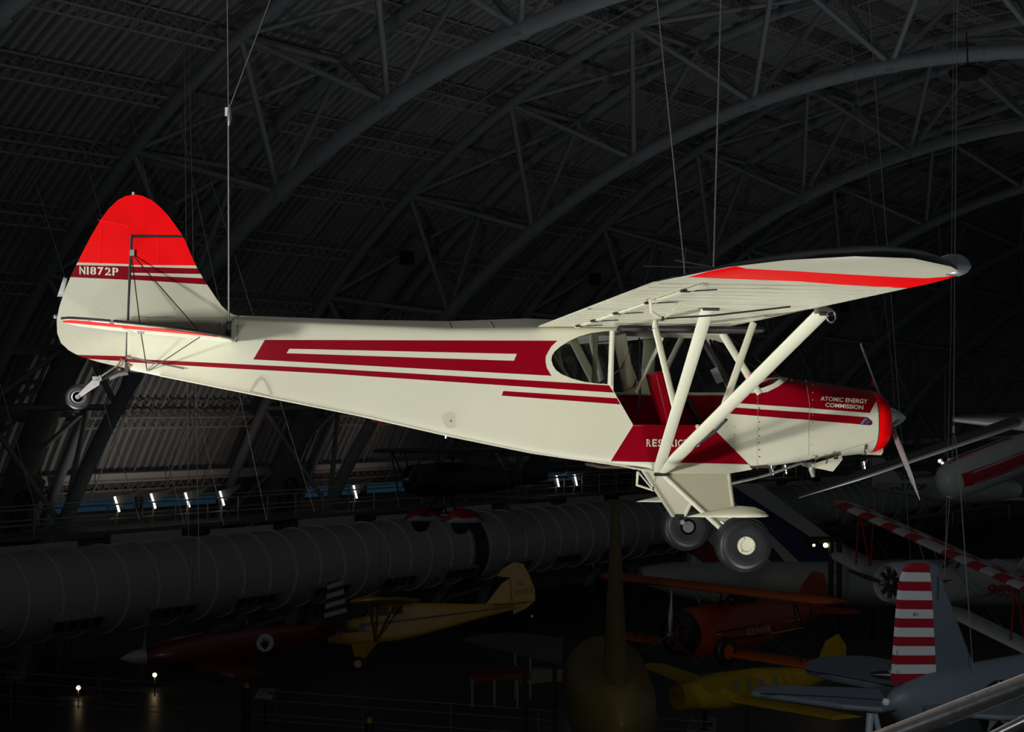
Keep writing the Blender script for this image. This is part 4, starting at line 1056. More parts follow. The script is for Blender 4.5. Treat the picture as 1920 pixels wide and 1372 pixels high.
fus = [(2.2, .50, .50, -.50), (1.9, .66, .66, -.66), (1.2, .72, .72, -.80), (.2, .68, .78, -.78), (-1.2, .55, .72, -.66), (-2.8, .32, .48, -.35), (-4.4, .08, .22, 0)]
G = biplane('orange biplane with silver propeller and a wheel tucked into its side', at(1367, 1175, 46.5), 214, 0, 0, ORF, [ORA], fus, .62, 8.7, 1.45, 1.12, -.72, BLK,
            [(-3.0, .45), (-3.5, 1.05), (-3.95, 1.35), (-4.45, 1.25), (-4.65, .8), (-4.55, .1), (-4.2, 0)], propang=88)
for z0_, z1_ in ((.02, .07), (-.24, -.19)):
    MB().prism([(1.35, .722, z0_), (-.7, .66, z0_), (-.7, .66, z1_), (1.35, .722, z1_)], (0, .008, 0)).build('side_stripe', BLK, G, None)
    MB().prism([(1.35, .726, z0_-.04), (-3.0, .33, z0_-.03), (-3.0, .33, z0_-.01), (1.35, .726, z0_-.01)], (0, .006, 0)).build('side_pinstripe', WHT, G, None)
join_text('lettering', 'GULFHAWK', (.05, .70, -.17), (-1, .05, 0), (0, 0, 1), 1.05, .22, mat('pale_gold', (.5, .35, .15), .5), G)
WW = wheel(Vector((1.0, .74, -.52)), .42, .11, G, ORA); 
MB().tube([(-.2, 0, .78), (-.25, .25, .95), (-.7, .3, 1.0), (-1.2, .25, .85)], .03, 6).build('canopy_rail', DARKM, G); MB().ball((-.6, 0, .75), .42, 14, sc=(1.5, .8, .75)).build('canopy', DGL, G)
fus2 = [(1.9, .42, .42, -.42), (1.6, .52, .52, -.52), (1.0, .52, .60, -.58), (0, .48, .62, -.56), (-1.4, .36, .46, -.42), (-2.6, .2, .3, -.2), (-3.8, .06, .15, 0)]
K = biplane('white biplane with red chequered upper wing behind the striped rudder', at(1768, 1092, 42), 206, -3, -15, WHT, [WHT, WRED], fus2, .52, 7.6, 1.25, .92, -.62, WHT,
            [(-2.7, .25), (-3.2, .95), (-3.7, 1.1), (-4.0, .8), (-3.95, 0)], checker=8, propang=5, nblade=2, propm=DARKM)
for sg in (1, -1):
    for z in (.18, .02): MB().prism([(1.0, sg*.525, z), (-3.4, sg*.12, z), (-3.4, sg*.12, z+.06), (1.0, sg*.525, z+.08)], (0, sg*.006, 0)).build('side_stripe', WRED, K, None)
join_text('lettering', '985', (-1.35, .37, -.26), (-1, .10, 0), (0, 0, 1), .95, .34, WRED, K)
join_text('lettering', 'N', (-2.35, .27, -.2), (-1, .10, 0), (0, 0, 1), .25, .25, WRED, K)
BB = biplane('black biplane with red and white wheel covers hanging behind the rear fuselage', at(862, 900, 56), 210, -2, 2, BLK, [mat('charcoal_wing', (.10, .10, .105), .5)], fus2, .52, 9.2, 1.3, .98, -.62, BLK,
            [(-2.7, .25), (-3.2, .95), (-3.7, 1.1), (-4.0, .8), (-3.95, 0)], pants=True, nblade=2, propang=40)
# ---- blue-grey naval airplane with the striped rudder
NAVY = mat('sea_blue_grey', (.105, .135, .165), .45, noise=(1.5, .12)); NLT = mat('pale_belly_grey', (.30, .33, .36), .45)
SRED = mat('stripe_red', (.30, .008, .02), .45); SWHT = mat('stripe_white', (.58, .62, .62), .45)
nh = hdg(22); nn = Vector((-nh.y, nh.x, 0)); NP = at(1750, 1285, 26)
NV = thing('naval_airplane', 'blue-grey airplane with red and white striped rudder in the lower right corner', 'airplane', at(1700, 1330, 26))
rud = [(1706, 1058), (1722, 1055), (1738, 1056), (1743, 1100), (1747, 1180), (1752, 1276), (1674, 1281), (1677, 1230), (1682, 1160), (1687, 1100), (1692, 1080), (1698, 1066)]
def yl(i): return 1071.5 + (i-1)*17.35
st = []
for i in range(13):
    y0 = 1050 if i == 0 else yl(i); y1 = yl(i+1) if i < 12 else 1290
    st.append((i % 2, [(1660, y0), (1765, y0+ (0 if i < 3 else -.25*(i-3)) + 1.5), (1765, y1+(0 if i < 3 else -.25*(i-2))+1.5), (1660, y1)]))
pslab('rudder', rud, [SRED, SWHT], NV, .05, st, NP, nn)
pslab('fin', [(1739, 1055), (1752, 1060), (1762, 1085), (1776, 1130), (1795, 1182), (1815, 1232), (1838, 1280), (1838, 1300), (1753, 1300), (1749, 1200)], [NAVY], NV, .06, [], NP, nn)
tube('fin_post', [onP(1759, 1080, NP-nn*.07, nn), onP(1758, 1124, NP-nn*.07, nn)], .012, BLK, NV, 5)
T0 = onP(1664, 1316, NP, nn)
def nring(d, hw, zt, zb, N=28):
    c = T0+nh*d; return [c + nn*hw*math.cos(2*math.pi*i/N) + Vector((0, 0, (zt+zb)/2+(zt-zb)/2*math.sin(2*math.pi*i/N))) for i in range(N)]
MB().loft([nring(0, .05, .05, -.05), nring(.12, .16, .17, -.22), nring(.35, .27, .30, -.42), nring(.8, .40, .40, -.62), nring(1.6, .52, .46, -.85), nring(3, .62, .52, -1.05), nring(6, .75, .75, -1.15), nring(8, .75, .70, -1.1)]).build('fuselage', NAVY, NV, 50)
MB().ball(T0+Vector((0, 0, 0))-nh*.03, .07, 10).build('tail_light', SWHT, NV)
pslab_h = lambda name, px, z, th, mt, par: MB().prism([onZ(*p, z) for p in px], (0, 0, th)).build(name, mt, par, None)
zst = onP(1690, 1322, NP, nn).z; zwg = zst-.7
def flat(name, px, z, mt, par, th=.09):
    o = pslab_h(name, px, z, th, mt, par); bv = o.modifiers.new('b', 'BEVEL'); bv.width = .035; bv.segments = 3; return o
SL = flat('stabilizer', [(1409, 1306), (1413, 1300), (1428, 1296), (1470, 1294), (1600, 1298), (1700, 1304), (1700, 1330), (1654, 1337), (1580, 1331), (1470, 1315)], zst-.05, NAVY, NV)
tube('elevator_gap', [onZ(1425, 1300, zst+.045), onZ(1560, 1306, zst+.045), onZ(1690, 1315, zst+.045)], .012, BLK, SL, 5)
flat('stabilizer', [(1720, 1322), (1800, 1312), (2010, 1318), (2030, 1352), (1880, 1352), (1740, 1342)], zst-.05, NAVY, NV)
WL = flat('wing', [(1510, 1261), (1512, 1252), (1530, 1243), (1575, 1238), (1630, 1240), (1690, 1250), (1800, 1272), (1800, 1310), (1700, 1302), (1620, 1290), (1560, 1278), (1524, 1268)], zwg, NAVY, NV, .12)
tube('aileron_gap', [onZ(1513, 1257, zwg+.12), onZ(1600, 1272, zwg+.12), onZ(1700, 1292, zwg+.12)], .014, BLK, WL, 5)
def star(c, r, ux, uy, par, off):
    MB().add([c+ux*r*math.cos(a)+uy*r*math.sin(a) for a in [i*math.pi/18 for i in range(36)]], [tuple(range(36))]).build('roundel', mat('insignia_navy', (.012, .014, .025), .45), par, None)
    pts = [c+off+(ux*math.cos(a)+uy*math.sin(a))*(r if i % 2 == 0 else r*.382) for i, a in enumerate([math.pi/2+i*math.pi/5 for i in range(10)])]
    MB().add(pts+[c+off], [(i, (i+1) % 10, 10) for i in range(10)]).build('star', SWHT, par, None)
star(onZ(1690, 1266, zwg+.125), .62, -nn, nh, WL, Vector((0, 0, .006)))
cs = onP(1872, 1328, NP-nn*.66, nn); star(cs, .46, nh, Vector((0, 0, 1)), NV, -nn*.008)
sd = -nn
join_text('lettering', '0523 3', onP(1712, 1155, NP-nn*.056, nn), nh, (0, 0, 1), .12, .05, BLK, NV)
for a, b_ in (((1683, 1256), (1683, 1266)), ((1682, 1220), (1682, 1229))): tube('rudder_tab_line', [onP(*a, NP-nn*.052, nn), onP(*b_, NP-nn*.052, nn)], .006, BLK, NV, 5)
MB().tube([onP(1632, 1337, NP, nn)+Vector((0, 0, 0)), onP(1628, 1390, NP, nn)], .06, 8).build('support_leg', NLT, NV)
MB().tube([onP(1640, 1337, NP, nn), onP(1652, 1390, NP, nn)], .05, 8).build('support_leg', NLT, NV)
# ---- jet airliner tail with blue and red bands
LW = mat('airliner_white', (.45, .46, .47), .4, noise=(.5, .05)); LB = mat('airliner_blue', (.014, .016, .10), .4); LR = mat('airliner_red', (.22, .006, .012), .4)
lh = hdg(8); ln = Vector((-lh.y, lh.x, 0)); LP = at(1450, 1050, 80)
AL = thing('airliner', 'white jet airliner whose tail fin carries blue and red bands', 'airplane', at(1450, 1090, 80))
pslab('fin', [(1372, 906), (1420, 906), (1480, 952), (1553, 1006), (1620, 1055), (1700, 1085), (1700, 1100), (1287, 1100), (1287, 1084), (1293, 1037), (1325, 1012), (1350, 960)], [LW, LB, LR], AL, .3,
      [(1, [(1338, 904), (1374, 913), (1552, 1030), (1552, 1066), (1510, 1068), (1449, 1009), (1343, 912)]),
       (1, [(1446, 1027), (1481, 1069), (1460, 1071), (1432, 1042), (1348, 960), (1348, 946)]), (1, [(1420, 1064), (1432, 1073), (1422, 1075), (1338, 994), (1342, 985)]),
       (2, [(1290, 1036), (1323, 1012), (1381, 1074), (1344, 1077)])], LP, ln)
def lring(px, py, r, N=24):
    c = onP(px, py, LP, ln); return [c + ln*r*math.cos(2*math.pi*i/N) + Vector((0, 0, r*math.sin(2*math.pi*i/N))) for i in range(N)]
MB().loft([lring(1200, 1078, .4), lring(1260, 1084, .8), lring(1350, 1092, 1.1), lring(1600, 1094, 1.2), lring(2050, 1090, 1.25)]).build('fuselage', LW, AL, 50)
for px in (1330, 1640): MB().tube([onP(px, 1100, LP, ln), Vector((*onP(px, 1100, LP, ln).xy, CAM.z+FLOOR))], .2, 8).build('gear_leg', DARKM, AL)
# ---- olive airplane seen from behind
OLV = mat('olive_gold', (.16, .12, .03), .4, noise=(2, .15))
OP = aircraft('airplane', 'olive airplane seen from straight behind, its tall fin rising like a blade', at(1150, 1326, 42), 82)
body('fuselage', [(-3.6, .04, .3, .15), (-3.3, .3, .62, -.3), (-2.5, .75, .98, -.85), (-1.2, 1.05, 1.15, -1.3), (1, 1.2, 1.2, -1.5), (4, 1.25, 1.25, -1.5), (6, 1.0, 1.0, -1.3), (7, .3, .3, -.5)], OLV, OP)
MB().loft([[Vector((x, hw*c, z)) for x, c in ((-2.6+dx, 0), (-2.2+dx, 1), (-.6+dx*.5, 1.2), (.8, 0), (-.6+dx*.5, -1.2), (-2.2+dx, -1))] for z, hw, dx in ((.9, .27, 0), (2.2, .20, .2), (3.6, .13, .5), (5.35, .07, .9))]).build('fin', OLV, OP, 60)
MB().box((-2.5, .05, .35), (.02, .14, .05)).build('tail_lamp', SWHT, OP)
# ---- yellow airplane on the floor, half hidden
YW = mat('trainer_yellow', (.55, .36, .012), .45, noise=(1.5, .1))
YA = aircraft('airplane', 'yellow airplane standing under the orange biplane, nose hidden', at(1420, 1285, 50), 200, 0, 0)
body('fuselage', [(3.0, .45, .3, -.5), (1.6, .55, .5, -.6), (0, .5, .55, -.55), (-1.6, .3, .45, -.3), (-3.2, .1, .35, .1)], YW, YA)
lwing('wing', [(.4, 1.4, 1.5, -.35), (5.0, 1.1, 1.1, -.1)], [YW], YA); lwing('wing', [(-.4, 1.4, 1.5, -.35), (-5.0, 1.1, 1.1, -.1)], [YW], YA)
xz('fin', [(-2.3, .4), (-2.7, 1.2), (-3.2, 1.4), (-3.5, 1.0), (-3.45, .1)], .04, YW, YA)
for i in range(4): MB().box((1.2-.5*i, .53-.02*i, .15), (.14, .03, .34)).build('cockpit_frame', NLT, YA, None)
for sg in (1, -1):
    xy('stabilizer', [(-2.5, sg*.1), (-2.8, sg*1.5), (-3.3, sg*1.6), (-3.4, sg*.1)], .3, .04, YW, YA); wheel(Vector((1.2, sg*1.2, -1.75)), .32, .12, YA, YW)
    MB().tube([(1.2, sg*1.1, -.3), (1.2, sg*1.15, -1.7)], .06, 8).build('gear_leg', DARKM, YA)
# ---- white low-wing airplane, far right
WP = aircraft('airplane', 'white low-wing airplane hanging behind the propeller, nose to the right', at(1790, 918, 76), 0)
body('fuselage', [(3.2, .35, .3, -.35), (2.9, .5, .45, -.5), (1.8, .6, .55, -.65), (1.0, .62, .95, -.65, 2.6), (-.3, .6, 1.0, -.6, 2.6), (-1.2, .5, .62, -.5), (-3.8, .12, .35, .0)], WHT, WP)
for sg in (1, -1):
    lwing('wing', [(sg*.4, 1.6, 1.9, -.55), (sg*5, 1.2, 1.1, -.2)], [WHT], WP)
    xy('stabilizer', [(-3.0, sg*.1), (-3.3, sg*1.7), (-3.9, sg*1.8), (-4.0, sg*.1)], .3, .04, WHT, WP)
    for xx_ in (.9, .1, -.6): MB().box((xx_, sg*.595, .62), (.5, .04, .34)).build('side_window', DGL, WP, None)
xz('fin', [(-2.6, .4), (-3.5, 1.5), (-4.1, 1.5), (-4.1, .1)], .05, WHT, WP)
join_text('lettering', 'N2760P', (-3.3, -.40, .02), (1, -.11, 0), (0, 0, 1), 1.7, .32, BLK, WP); prop(WP, 3.15, .95, STEEL, 30)
# ---- red and white tail of a hanging airplane
RW = aircraft('airplane', 'airplane with blunt white tail and red flank hanging right of the propeller', at(1800, 893, 40), 25, -14, 0)
body('fuselage', [(-.75, .05, .05, -.1), (-.65, .25, .28, -.3), (-.4, .40, .42, -.45), (0, .48, .50, -.52), (2, .5, .5, -.55), (4, .3, .3, -.3)], [WHT], RW)
MB().loft([[Vector((x, -hw*1.012*math.cos(a), zc+hz*1.012*math.sin(a))) for a in [math.radians(q) for q in range(a0-20, 96, 10)]] for x, hw, hz, zc, a0 in ((-.35, .415, .44, -.015, 0), (0, .48, .51, -.01, 0), (1, .49, .518, -.02, 0), (2, .5, .525, -.025, 0))], False, closed=False).build('red_flank', WRED, RW, 50)
# ---- slender white wing of a sailplane
SP_ = thing('sailplane', 'slender white sailplane wing slanting behind the propeller', 'airplane', at(1620, 890, 48))
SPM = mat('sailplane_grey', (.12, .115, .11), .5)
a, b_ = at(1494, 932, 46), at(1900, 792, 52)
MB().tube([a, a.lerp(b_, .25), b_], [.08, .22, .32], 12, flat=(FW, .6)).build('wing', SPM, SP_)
MB().tube([b_+Vector((-1.2, 2.0, .1)), b_+Vector((1.5, .4, 0)), b_+Vector((5.0, -.2, .15))], [.1, .4, .3], 12).build('fuselage', SPM, SP_)
# ---- red racing airplane, lower left
RDK = mat('racing_red', (.10, .004, .004), .3, coat=.2, noise=(2, .1))
RR = aircraft('airplane', 'dark red racing airplane with white spinner in the lower left', at(412, 1214, 50), 196, 3, 0)
body('fuselage', [(2.35, .18, .17, -.2), (2.1, .34, .30, -.42), (1.4, .42, .42, -.55), (.3, .45, .55, -.65), (-.8, .42, .58, -.6), (-2.2, .3, .5, -.35), (-3.9, .1, .35, .1)], RDK, RR)
MB().ball((-.2, 0, .55), .38, 14, sc=(1.9, .75, .75)).build('canopy', DGL, RR)
for sg in (1, -1): lwing('wing', [(sg*.35, 1.0, 1.7, -.45), (sg*4.2, .7, 1.1, -.28)], [RDK], RR)
for sg in (1, -1): xy('stabilizer', [(-3.1, sg*.1), (-3.4, sg*1.3), (-3.8, sg*1.35), (-3.95, sg*.1)], .32, .03, RDK, RR)
MB().lathe((-1.35, .395, .06), (0, 1, .05), [(0, .28), (.012, .28)], 24).build('oval_badge', mat('badge_white', (.42, .42, .41), .5), RR)
MB().prism([(-1.35+x, .412, .06+z) for x, z in ((.02, -.22), (.16, -.05), (.13, .05), (.08, .0), (.10, .2), (.03, .04), (-.03, .18), (-.04, .02), (-.13, .08), (-.09, -.1))], (0, .008, 0)).build('badge_emblem', BLK, RR, None)
SPN = prop(RR, 2.3, 1.15, mat('spinner_white', (.36, .36, .35), .4), 55, 2, spin=.24)
fp = [(-3.35, .3), (-3.6, 1.7), (-4.05, 1.75), (-4.25, .6), (-4.05, .2)]
FNR = xz('fin', fp, .035, mat('fin_dark', (.03, .025, .025), .5), RR)
for i in range(4):
    z = .62+.30*i
    MB().prism([(-3.40-.05*i, .04, z-.05), (-4.18+.03*i, .04, z+.07), (-4.16+.03*i, .04, z+.22), (-3.42-.05*i, .04, z+.10)], (0, .004, 0)).build('fin_stripe', mat('fin_stripe_white', (.34, .34, .33), .5), FNR, None)
# ---- grey wing slab of a floor airplane
GW = thing('airplane', 'dark grey airplane wing between the yellow airplane and the olive tail', 'airplane', onF(960, 1300))
gz = onZ(980, 1222, CAM.z-7.4)
o = MB().prism([onZ(*p, CAM.z-7.6) for p in ((868, 1203), (905, 1196), (960, 1192), (1030, 1199), (1056, 1204), (1054, 1248), (1040, 1244))], (0, 0, .12)).build('wing', mat('gunmetal', (.10, .10, .115), .5), GW, None)
MB().tube([onZ(985, 1225, CAM.z-7.6), Vector((*onZ(985, 1225, CAM.z-7.6).xy, CAM.z+FLOOR))], .06, 8).build('support', DARKM, GW)
MB().tube([onZ(1040, 1235, CAM.z-7.6), Vector((*onZ(1040, 1235, CAM.z-7.6).xy, CAM.z+FLOOR))], .06, 8).build('support', DARKM, GW)
# ================================================================== lamps, cables, rails and small things
def lampm(n, col, st): return mat(n, (.8, .8, .8), .4, emit=(col, st))
LWARM = lampm('lamp_tube_white', (1, .96, .86), 3.0); LYEL = lampm('lamp_bulb_warm', (1, .72, .35), 5.0)
HOOD = mat('lamp_hood', (.30, .29, .26), .5)
for i, (px, py, lab) in enumerate(((215, 944, 'first tilted strip lamp on the catwalk, counted from the left'), (283, 938, 'second tilted strip lamp on the catwalk, counted from the left'), (347, 936, 'third tilted strip lamp on the catwalk, counted from the left'), (412, 933, 'fourth tilted strip lamp on the catwalk, counted from the left'),
                                   (662, 921, 'tilted strip lamp before the second blue window'), (1042, 901, 'left of two strip lamps under the belly'), (1076, 899, 'right of two strip lamps under the belly'),
                                   (1445, 881, 'left of two strip lamps behind the landing gear'), (1470, 879, 'right of two strip lamps behind the landing gear'), (1618, 872, 'left of two strip lamps below the cowling'), (1638, 869, 'right of two strip lamps below the cowling'))):
    s, u, z = onU(px, py, 51.2); P = H(s, u, z)
    L = thing('strip_lamp', lab, 'lamp', P, 'strip lamps on the catwalk', (0, 0, HROT), world=False)
    MB().tube([(-.10, -.12, .28), (.14, -.12, -.32)], .04, 8).build('tube', LWARM, L)
    MB().prism([(.0, 0, .3), (.95, .1, .42), (1.35, .1, .52), (1.3, .1, .42), (.25, .1, -.25)], (0, .15, 0)).build('hood', HOOD, L, None)
    MB().tube([(.2, .05, -.2), (.2, .2, zc-z)], .04, 6).build('stem', RAIL, L)
# warm wash of those lamps over ledge and cladding
for (ss, pw, col) in ((onU(250, 900, 56)[0], 150, (1, .93, .82)), (onU(400, 900, 56)[0], 100, (1, .78, .66)), (onU(720, 880, 56)[0], 70, (1, .8, .7))):
    l = bpy.data.lights.new('catwalk_lamp', 'SPOT'); l.energy = pw; l.color = col; l.spot_size = math.radians(110); l.spot_blend = 1; l.shadow_soft_size = .15
    o = bpy.data.objects.new('catwalk_lamp', l); COL.objects.link(o); o.location = H(ss, 53.5, zc+.9)
    o.rotation_euler = (AX*0+PE*.8+Vector((0, 0, .55))).to_track_quat('-Z', 'Y').to_euler()
# bulbs near the floor
for px, py, lab in ((147, 1289, 'small warm lamp low at the left'), (290, 1265, 'small warm lamp below the white spinner')):
    L = thing('floor_lamp', lab, 'lamp', onF(px, py+40))
    c = at(px, py, (onF(px, py+40)-CAM).length*.985)
    MB().ball(c, .09, 12).build('bulb', LYEL, L); MB().tube([c-Vector((0, 0, .08)), onF(px, py+40)], .025, 8).build('stem', DARKM, L); MB().lathe(c+Vector((0, .06, 0)), (0, 1, 0), [(-.05, .12), (.1, .06)], 14).build('shade', DARKM, L)
# round lamp group beside the hanging tail, upper right of the checkered biplane
L = thing('lamp_cluster', 'cluster of round lamps right of the propeller tip', 'lamp', at(1772, 866, 60))
for px, py, r in ((1762, 864, .10), (1767, 868, .08), (1781, 865, .13)):
    MB().lathe(at(px, py, 59.8), FW, [(-.05, r), (.0, r), (.25, r*.5)], 16).build('reflector', HOOD, L); MB().ball(at(px, py, 59.6), r*.55, 10).build('bulb', LWARM, L)
tube('bar', [at(1756, 858, 60), at(1790, 858, 60)], .05, DARKM, L); tube('hanger', [at(1772, 858, 60), at(1772, 700, 60)], .03, DARKM, L)
# light mast behind the landing gear
LM = thing('light_mast', 'dark lamp mast standing in front of the airliner tail', 'lamp mast', onF(1566, 1228))
tm = (onF(1566, 1228)-CAM).length; k = tm/1.0
tmd = (onF(1566, 1228)-CAM).dot(FW)
Q = lambda px, py: at(px, py, tmd)
for px in (1558, 1574): tube('column_rail', [Q(px, 1016), Q(px, 1228)], .13, mat('mast_black', (.02, .02, .02), .5), LM)
for i in range(9): tube('lattice_bar', [Q(1558, 1020+24*i), Q(1574, 1032+24*i)], .05, mat('mast_lattice', (.28, .27, .25), .5), LM, 5)
MB().prism([Q(1520, 1009), Q(1582, 1009), Q(1582, 1016), Q(1520, 1016)], FW*.8).build('lamp_head', MATS['mast_black'], LM, None)
for px in (1526, 1548, 1563): MB().ball(Q(px, 1022), .12 if px == 1548 else .07, 12).build('bulb', LYEL if px != 1563 else MATS['mast_lattice'], LM)
# black dome speaker under the vault
DS = thing('dome_speaker', 'black dome speaker hanging under the arch at upper right', 'speaker', at(1815, 133, 55))
MB().lathe(at(1815, 133, 55), (0, 0, 1), [(-.28, .35), (-.18, .6), (0, .66), (.1, .5), (.22, .12)], 24).build('dome', mat('speaker_black', (.004, .004, .004), .7), DS)
tube('hanger', [at(1815, 129, 55), at(1812, 60, 55)], .03, DARKM, DS)
# cables of the other airplanes
def hang(label, pts, r):
    if 'lower shackle' not in label: pts = [to_vault(pts[1], pts[0])]+list(pts)
    return tag(MB().tube(pts, r, 6).build('suspension_cable', CABLE), label, 'cable')
hang('long vertical cable right of the wing tip', [at(1797, -200, 26), at(1790, 500, 26), at(1788, 800, 26)], .008)
hang('thinner cable close to the long vertical cable right of the wing tip', [at(1790, -200, 26.4), at(1783, 620, 26.4), at(1772, 1060, 26.4)], .005)
hang('cable from the lower shackle down to the naval airplane', [at(1790, 815, 26), at(1800, 905, 26), at(1827, 1292, 26)], .008)
hang('cable from the lower shackle to the striped rudder', [at(1787, 815, 26), at(1783, 905, 26), at(1770, 1080, 26)], .006)
SK = thing('shackle', 'small shackle on the long vertical cable right of the propeller', 'shackle', at(1788, 806, 26))
tube('bow', [at(1788, 798, 26), at(1788, 812, 26)], .025, STEEL, SK); tube('pin', [at(1785, 812, 26), at(1791, 812, 26)], .018, DARKM, SK)
hang('faint cable rising from the chequered biplane', [at(1694, 870, 42), at(1706, 1030, 42), at(1708, 1060, 42)], .012)
hang('faint cable behind the wing tip', [at(1655, 540, 45), at(1668, 640, 45), at(1677, 760, 45)], .008)
for i, (x0_, y0_, x1_, y1_, t_) in enumerate(((205, 790, 262, 975, 60), (295, 795, 345, 980, 60), (352, 780, 354, 1010, 58), (368, 780, 374, 1090, 58), (375, 785, 420, 985, 60), (20, 790, 75, 985, 60), (462, 800, 500, 975, 60), (540, 800, 590, 960, 62))):
    hang(('thin hanging wire %s' % ('left of the tail wheel' if x0_ < 50 else ['', 'crossing the first strip lamp', 'left of the pair of parallel wires', 'left of the parallel wires before the ribbed duct', 'right of the parallel wires before the ribbed duct', 'crossing the fourth strip lamp', '', 'right of the fourth strip lamp', 'beside the second blue window'][i+1])), [at(x0_, y0_, t_), at(x1_, y1_, t_)], .014)
# foreground handrail: brushed steel tube and lower rail with brackets
HRM = mat('brushed_steel', (.50, .50, .50), .28, .7, noise=(30, .1))
HR = thing('handrail', 'brushed steel handrail crossing the lower right corner in the foreground', 'handrail', at(1760, 1400, 4.2))
a, b_ = at(1560, 1420, 4.5), at(2000, 1254, 3.6)
tube('rail', [a, b_], .025, HRM, HR, 24)
a2, b2 = at(1780, 1420, 4.15), at(2000, 1314, 3.6)
tube('lower_rail', [a2, b2], .014, HRM, HR, 16)
tube('bracket', [at(1708, 1362, 4.2), at(1716, 1372, 4.2), at(1720, 1440, 4.2)], .008, HRM, HR, 10)
tube('bracket_plate', [at(1700, 1368, 4.2), at(1730, 1360, 4.2)], .006, HRM, HR, 8)
# signs on stands
def sign(label, q, pic, lines):
    base = onF(sum(p[0] for p in q)/4, max(p[1] for p in q)+45); t = (base-CAM).dot(FW)*.985
    S = thing('info_panel', label, 'sign', base)
    c = [at(*p, t) for p in q]; nz = (c[1]-c[0]).cross(c[3]-c[0]).normalized()
    if nz.dot(FW) > 0: nz = -nz
    MB().prism(c, -nz*.03).build('board', mat('sign_white', (.34, .35, .36), .5), S, None)
    def uv(u, v): return c[3].lerp(c[2], u).lerp(c[0].lerp(c[1], u), v) + nz*.006
    for i in range(lines): MB().add([uv(.08, .72-.14*i), uv(.42, .72-.14*i), uv(.42, .78-.14*i), uv(.08, .78-.14*i)], [(0, 1, 2, 3)]).build('text_line', mat('sign_text', (.10, .10, .11), .6), S, None)
    MB().add([uv(.08, .86), uv(.6, .86), uv(.6, .94), uv(.08, .94)], [(0, 1, 2, 3)]).build('title_line', mat('sign_text', (.1, .1, .1), .6), S, None)
    MB().add([uv(.5, .55), uv(.92, .45), uv(.9, .62), uv(.7, .78), uv(.52, .68)], [(0, 1, 2, 3, 4)]).build('picture', pic, S, None)
    MB().tube([c[3].lerp(c[1], .5)-nz*.03, base], .05, 8).build('stand', DARKM, S)
sign('white info panel with small red picture beside the yellow-tipped post', [(487, 1290), (519, 1292), (509, 1311), (476, 1309)], mat('picture_red', (.25, .02, .02), .5), 4)
sign('pale info panel cut by the bottom edge of the picture', [(1296, 1343), (1345, 1346), (1342, 1376), (1286, 1374)], mat('picture_grey', (.08, .08, .09), .5), 4)
sign('dim info panel at the far lower left', [(17, 1256), (45, 1258), (38, 1274), (10, 1272)], mat('picture_grey', (.08, .08, .09), .5), 3)
# posts with yellow tips
for px, py, lab in ((463, 1278, 'black post with yellow rounded tip left of the info panel'), (693, 1344, 'black post with yellow rounded tip at the bottom edge')):
    c = at(px, py, 47); B_ = thing('barrier_post', lab, 'post', Vector((c.x, c.y, CAM.z+FLOOR)))
    MB().lathe(c, (0, 0, -1), [(0, .02), (.06, .08), (.16, .10)], 14).build('tip', YEL, B_)
    MB().lathe(c-Vector((0, 0, .16)), (0, 0, -1), [(0, .13), (2.6, .13)], 14).build('post', BLK, B_)
# wire fence of the walkway in front
FE_ = thing('fence', 'low wire fence running across the bottom of the hall', 'fence', onF(500, 1372))
RW_ = mat('fence_wire', (.30, .29, .28), .4, .5)
for j, (y0_, y1_) in enumerate(((1256, 1354), (1274, 1372), (1300, 1400), (1310, 1412))):
    tube('rail', [at(-40, y0_, 52), at(1340, y1_, 48)], .014, RW_, FE_, 5)
for i in range(9):
    px = 20+165*i; yb = 1254+ (px+40)*.071
    tube('fence_post', [at(px, yb, 52-4*(px+40)/1380), at(px, yb+95, 52-4*(px+40)/1380)], .05, mat('fence_post_grey', (.09, .085, .095), .5), FE_, 8)
# red work stand and lit display case in the middle of the floor
WS_ = thing('work_stand', 'red-topped work stand in front of the olive tail', 'stand', onF(930, 1330))
tw_ = (onF(930, 1330)-CAM).dot(FW)*.97; R = lambda px, py, dt=0: at(px, py, tw_+dt)
MB().prism([R(880, 1268), R(985, 1262), R(985, 1272), R(880, 1279)], FW*1.6).build('top', mat('stand_red', (.20, .015, .01), .5), WS_, None)
for px in (885, 927, 970): tube('leg', [R(px, 1274), R(px, 1326)], .05, RAIL, WS_); tube('leg', [R(px, 1274, 1.5), R(px, 1320, 1.5)], .05, RAIL, WS_)
DC = thing('display_case', 'pale display case with dim light beyond the work stand', 'display case', onF(1015, 1316))
td = (onF(1015, 1316)-CAM).dot(FW)*.98; R = lambda px, py: at(px, py, td)
MB().prism([R(964, 1253), R(1068, 1258), R(1062, 1276), R(964, 1284)], FW*.5).build('panel', mat('tan_panel', (.26, .20, .14), .5), DC, None)
for px in (966, 994, 1040): tube('upright', [R(px, 1226), R(px, 1310)], .05, RAIL, DC)
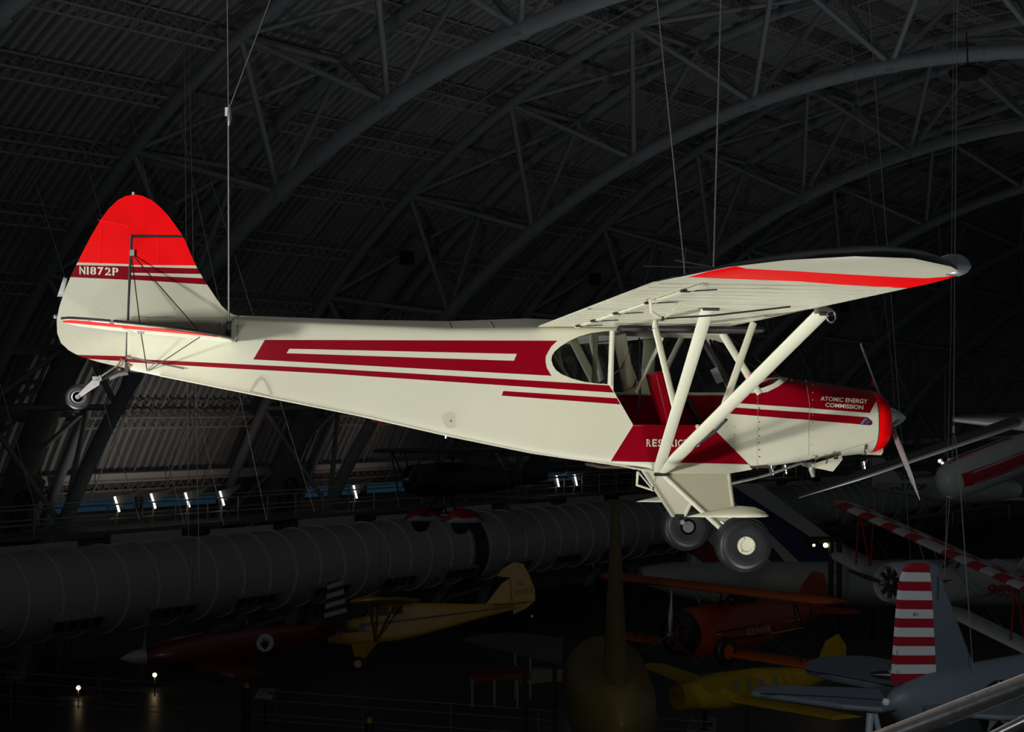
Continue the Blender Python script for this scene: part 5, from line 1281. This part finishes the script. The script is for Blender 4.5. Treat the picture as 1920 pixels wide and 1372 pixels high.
MB().prism([R(1068, 1246), R(1084, 1249), R(1078, 1264), R(1070, 1264)], FW*.3).build('screen', lampm('case_screen', (.7, .75, 1), .18), DC, None)
# upright banner at the far left
BN = thing('banner', 'dark upright banner with pale vertical letters at the far left', 'banner', onF(82, 1325))
tb = (onF(82, 1325)-CAM).dot(FW)*.98; R = lambda px, py: at(px, py, tb)
MB().prism([R(57, 1228), R(104, 1226), R(104, 1312), R(57, 1312)], FW*.1).build('panel', mat('banner_dark', (.05, .05, .055), .6), BN, None)
join_text('lettering', 'TIC', R(69, 1270)-FW*.03, UP, -RT, (R(69, 1238)-R(69, 1270)).length, (R(69, 0)-R(58, 0)).length, mat('banner_text', (.30, .30, .31), .6), BN)
tube('foot', [R(80, 1312), R(80, 1330)], .06, DARKM, BN)

# thin cables of the other hanging airplanes, up to the vault
def hangers(root, pts, who):
    bpy.context.view_layer.update()
    for p, wh in zip(pts, ('left shoulder', 'right shoulder', 'tail')):
        w0 = root.matrix_world @ Vector(p); w1 = to_vault(w0, w0+Vector((0, 0, 1)))
        tag(MB().tube([w0, w1], .0045, 5).build('suspension_cable', DARKM), 'thin dark cable from the %s of the %s' % (wh, who), 'cable', 'cables of the %s' % who)
for o in list(COL.objects):
    l = o.get('label', '')
    if o.parent is None and o.get('category') == 'airplane':
        if l.startswith('yellow high-wing'): hangers(o, [(.6, 1.5, .8), (.6, -1.5, .8), (-3.2, 0, .45)], 'yellow high-wing airplane')
        elif l.startswith('orange biplane'): hangers(o, [(.6, 1.0, 1.3), (.6, -1.0, 1.3), (-3.4, 0, .6)], 'orange biplane')
        elif l.startswith('black biplane'): hangers(o, [(.4, 1.0, 1.1), (.4, -1.0, 1.1), (-2.8, 0, .4)], 'black biplane')
        elif l.startswith('white low-wing'): hangers(o, [(.8, .4, 1.0), (.8, -.4, 1.0), (-3.0, 0, .6)], 'white low-wing airplane')
        elif l.startswith('dark red racing'): hangers(o, [(.9, .3, .5), (.9, -.3, .5), (-3.0, 0, .45)], 'dark red racing airplane')
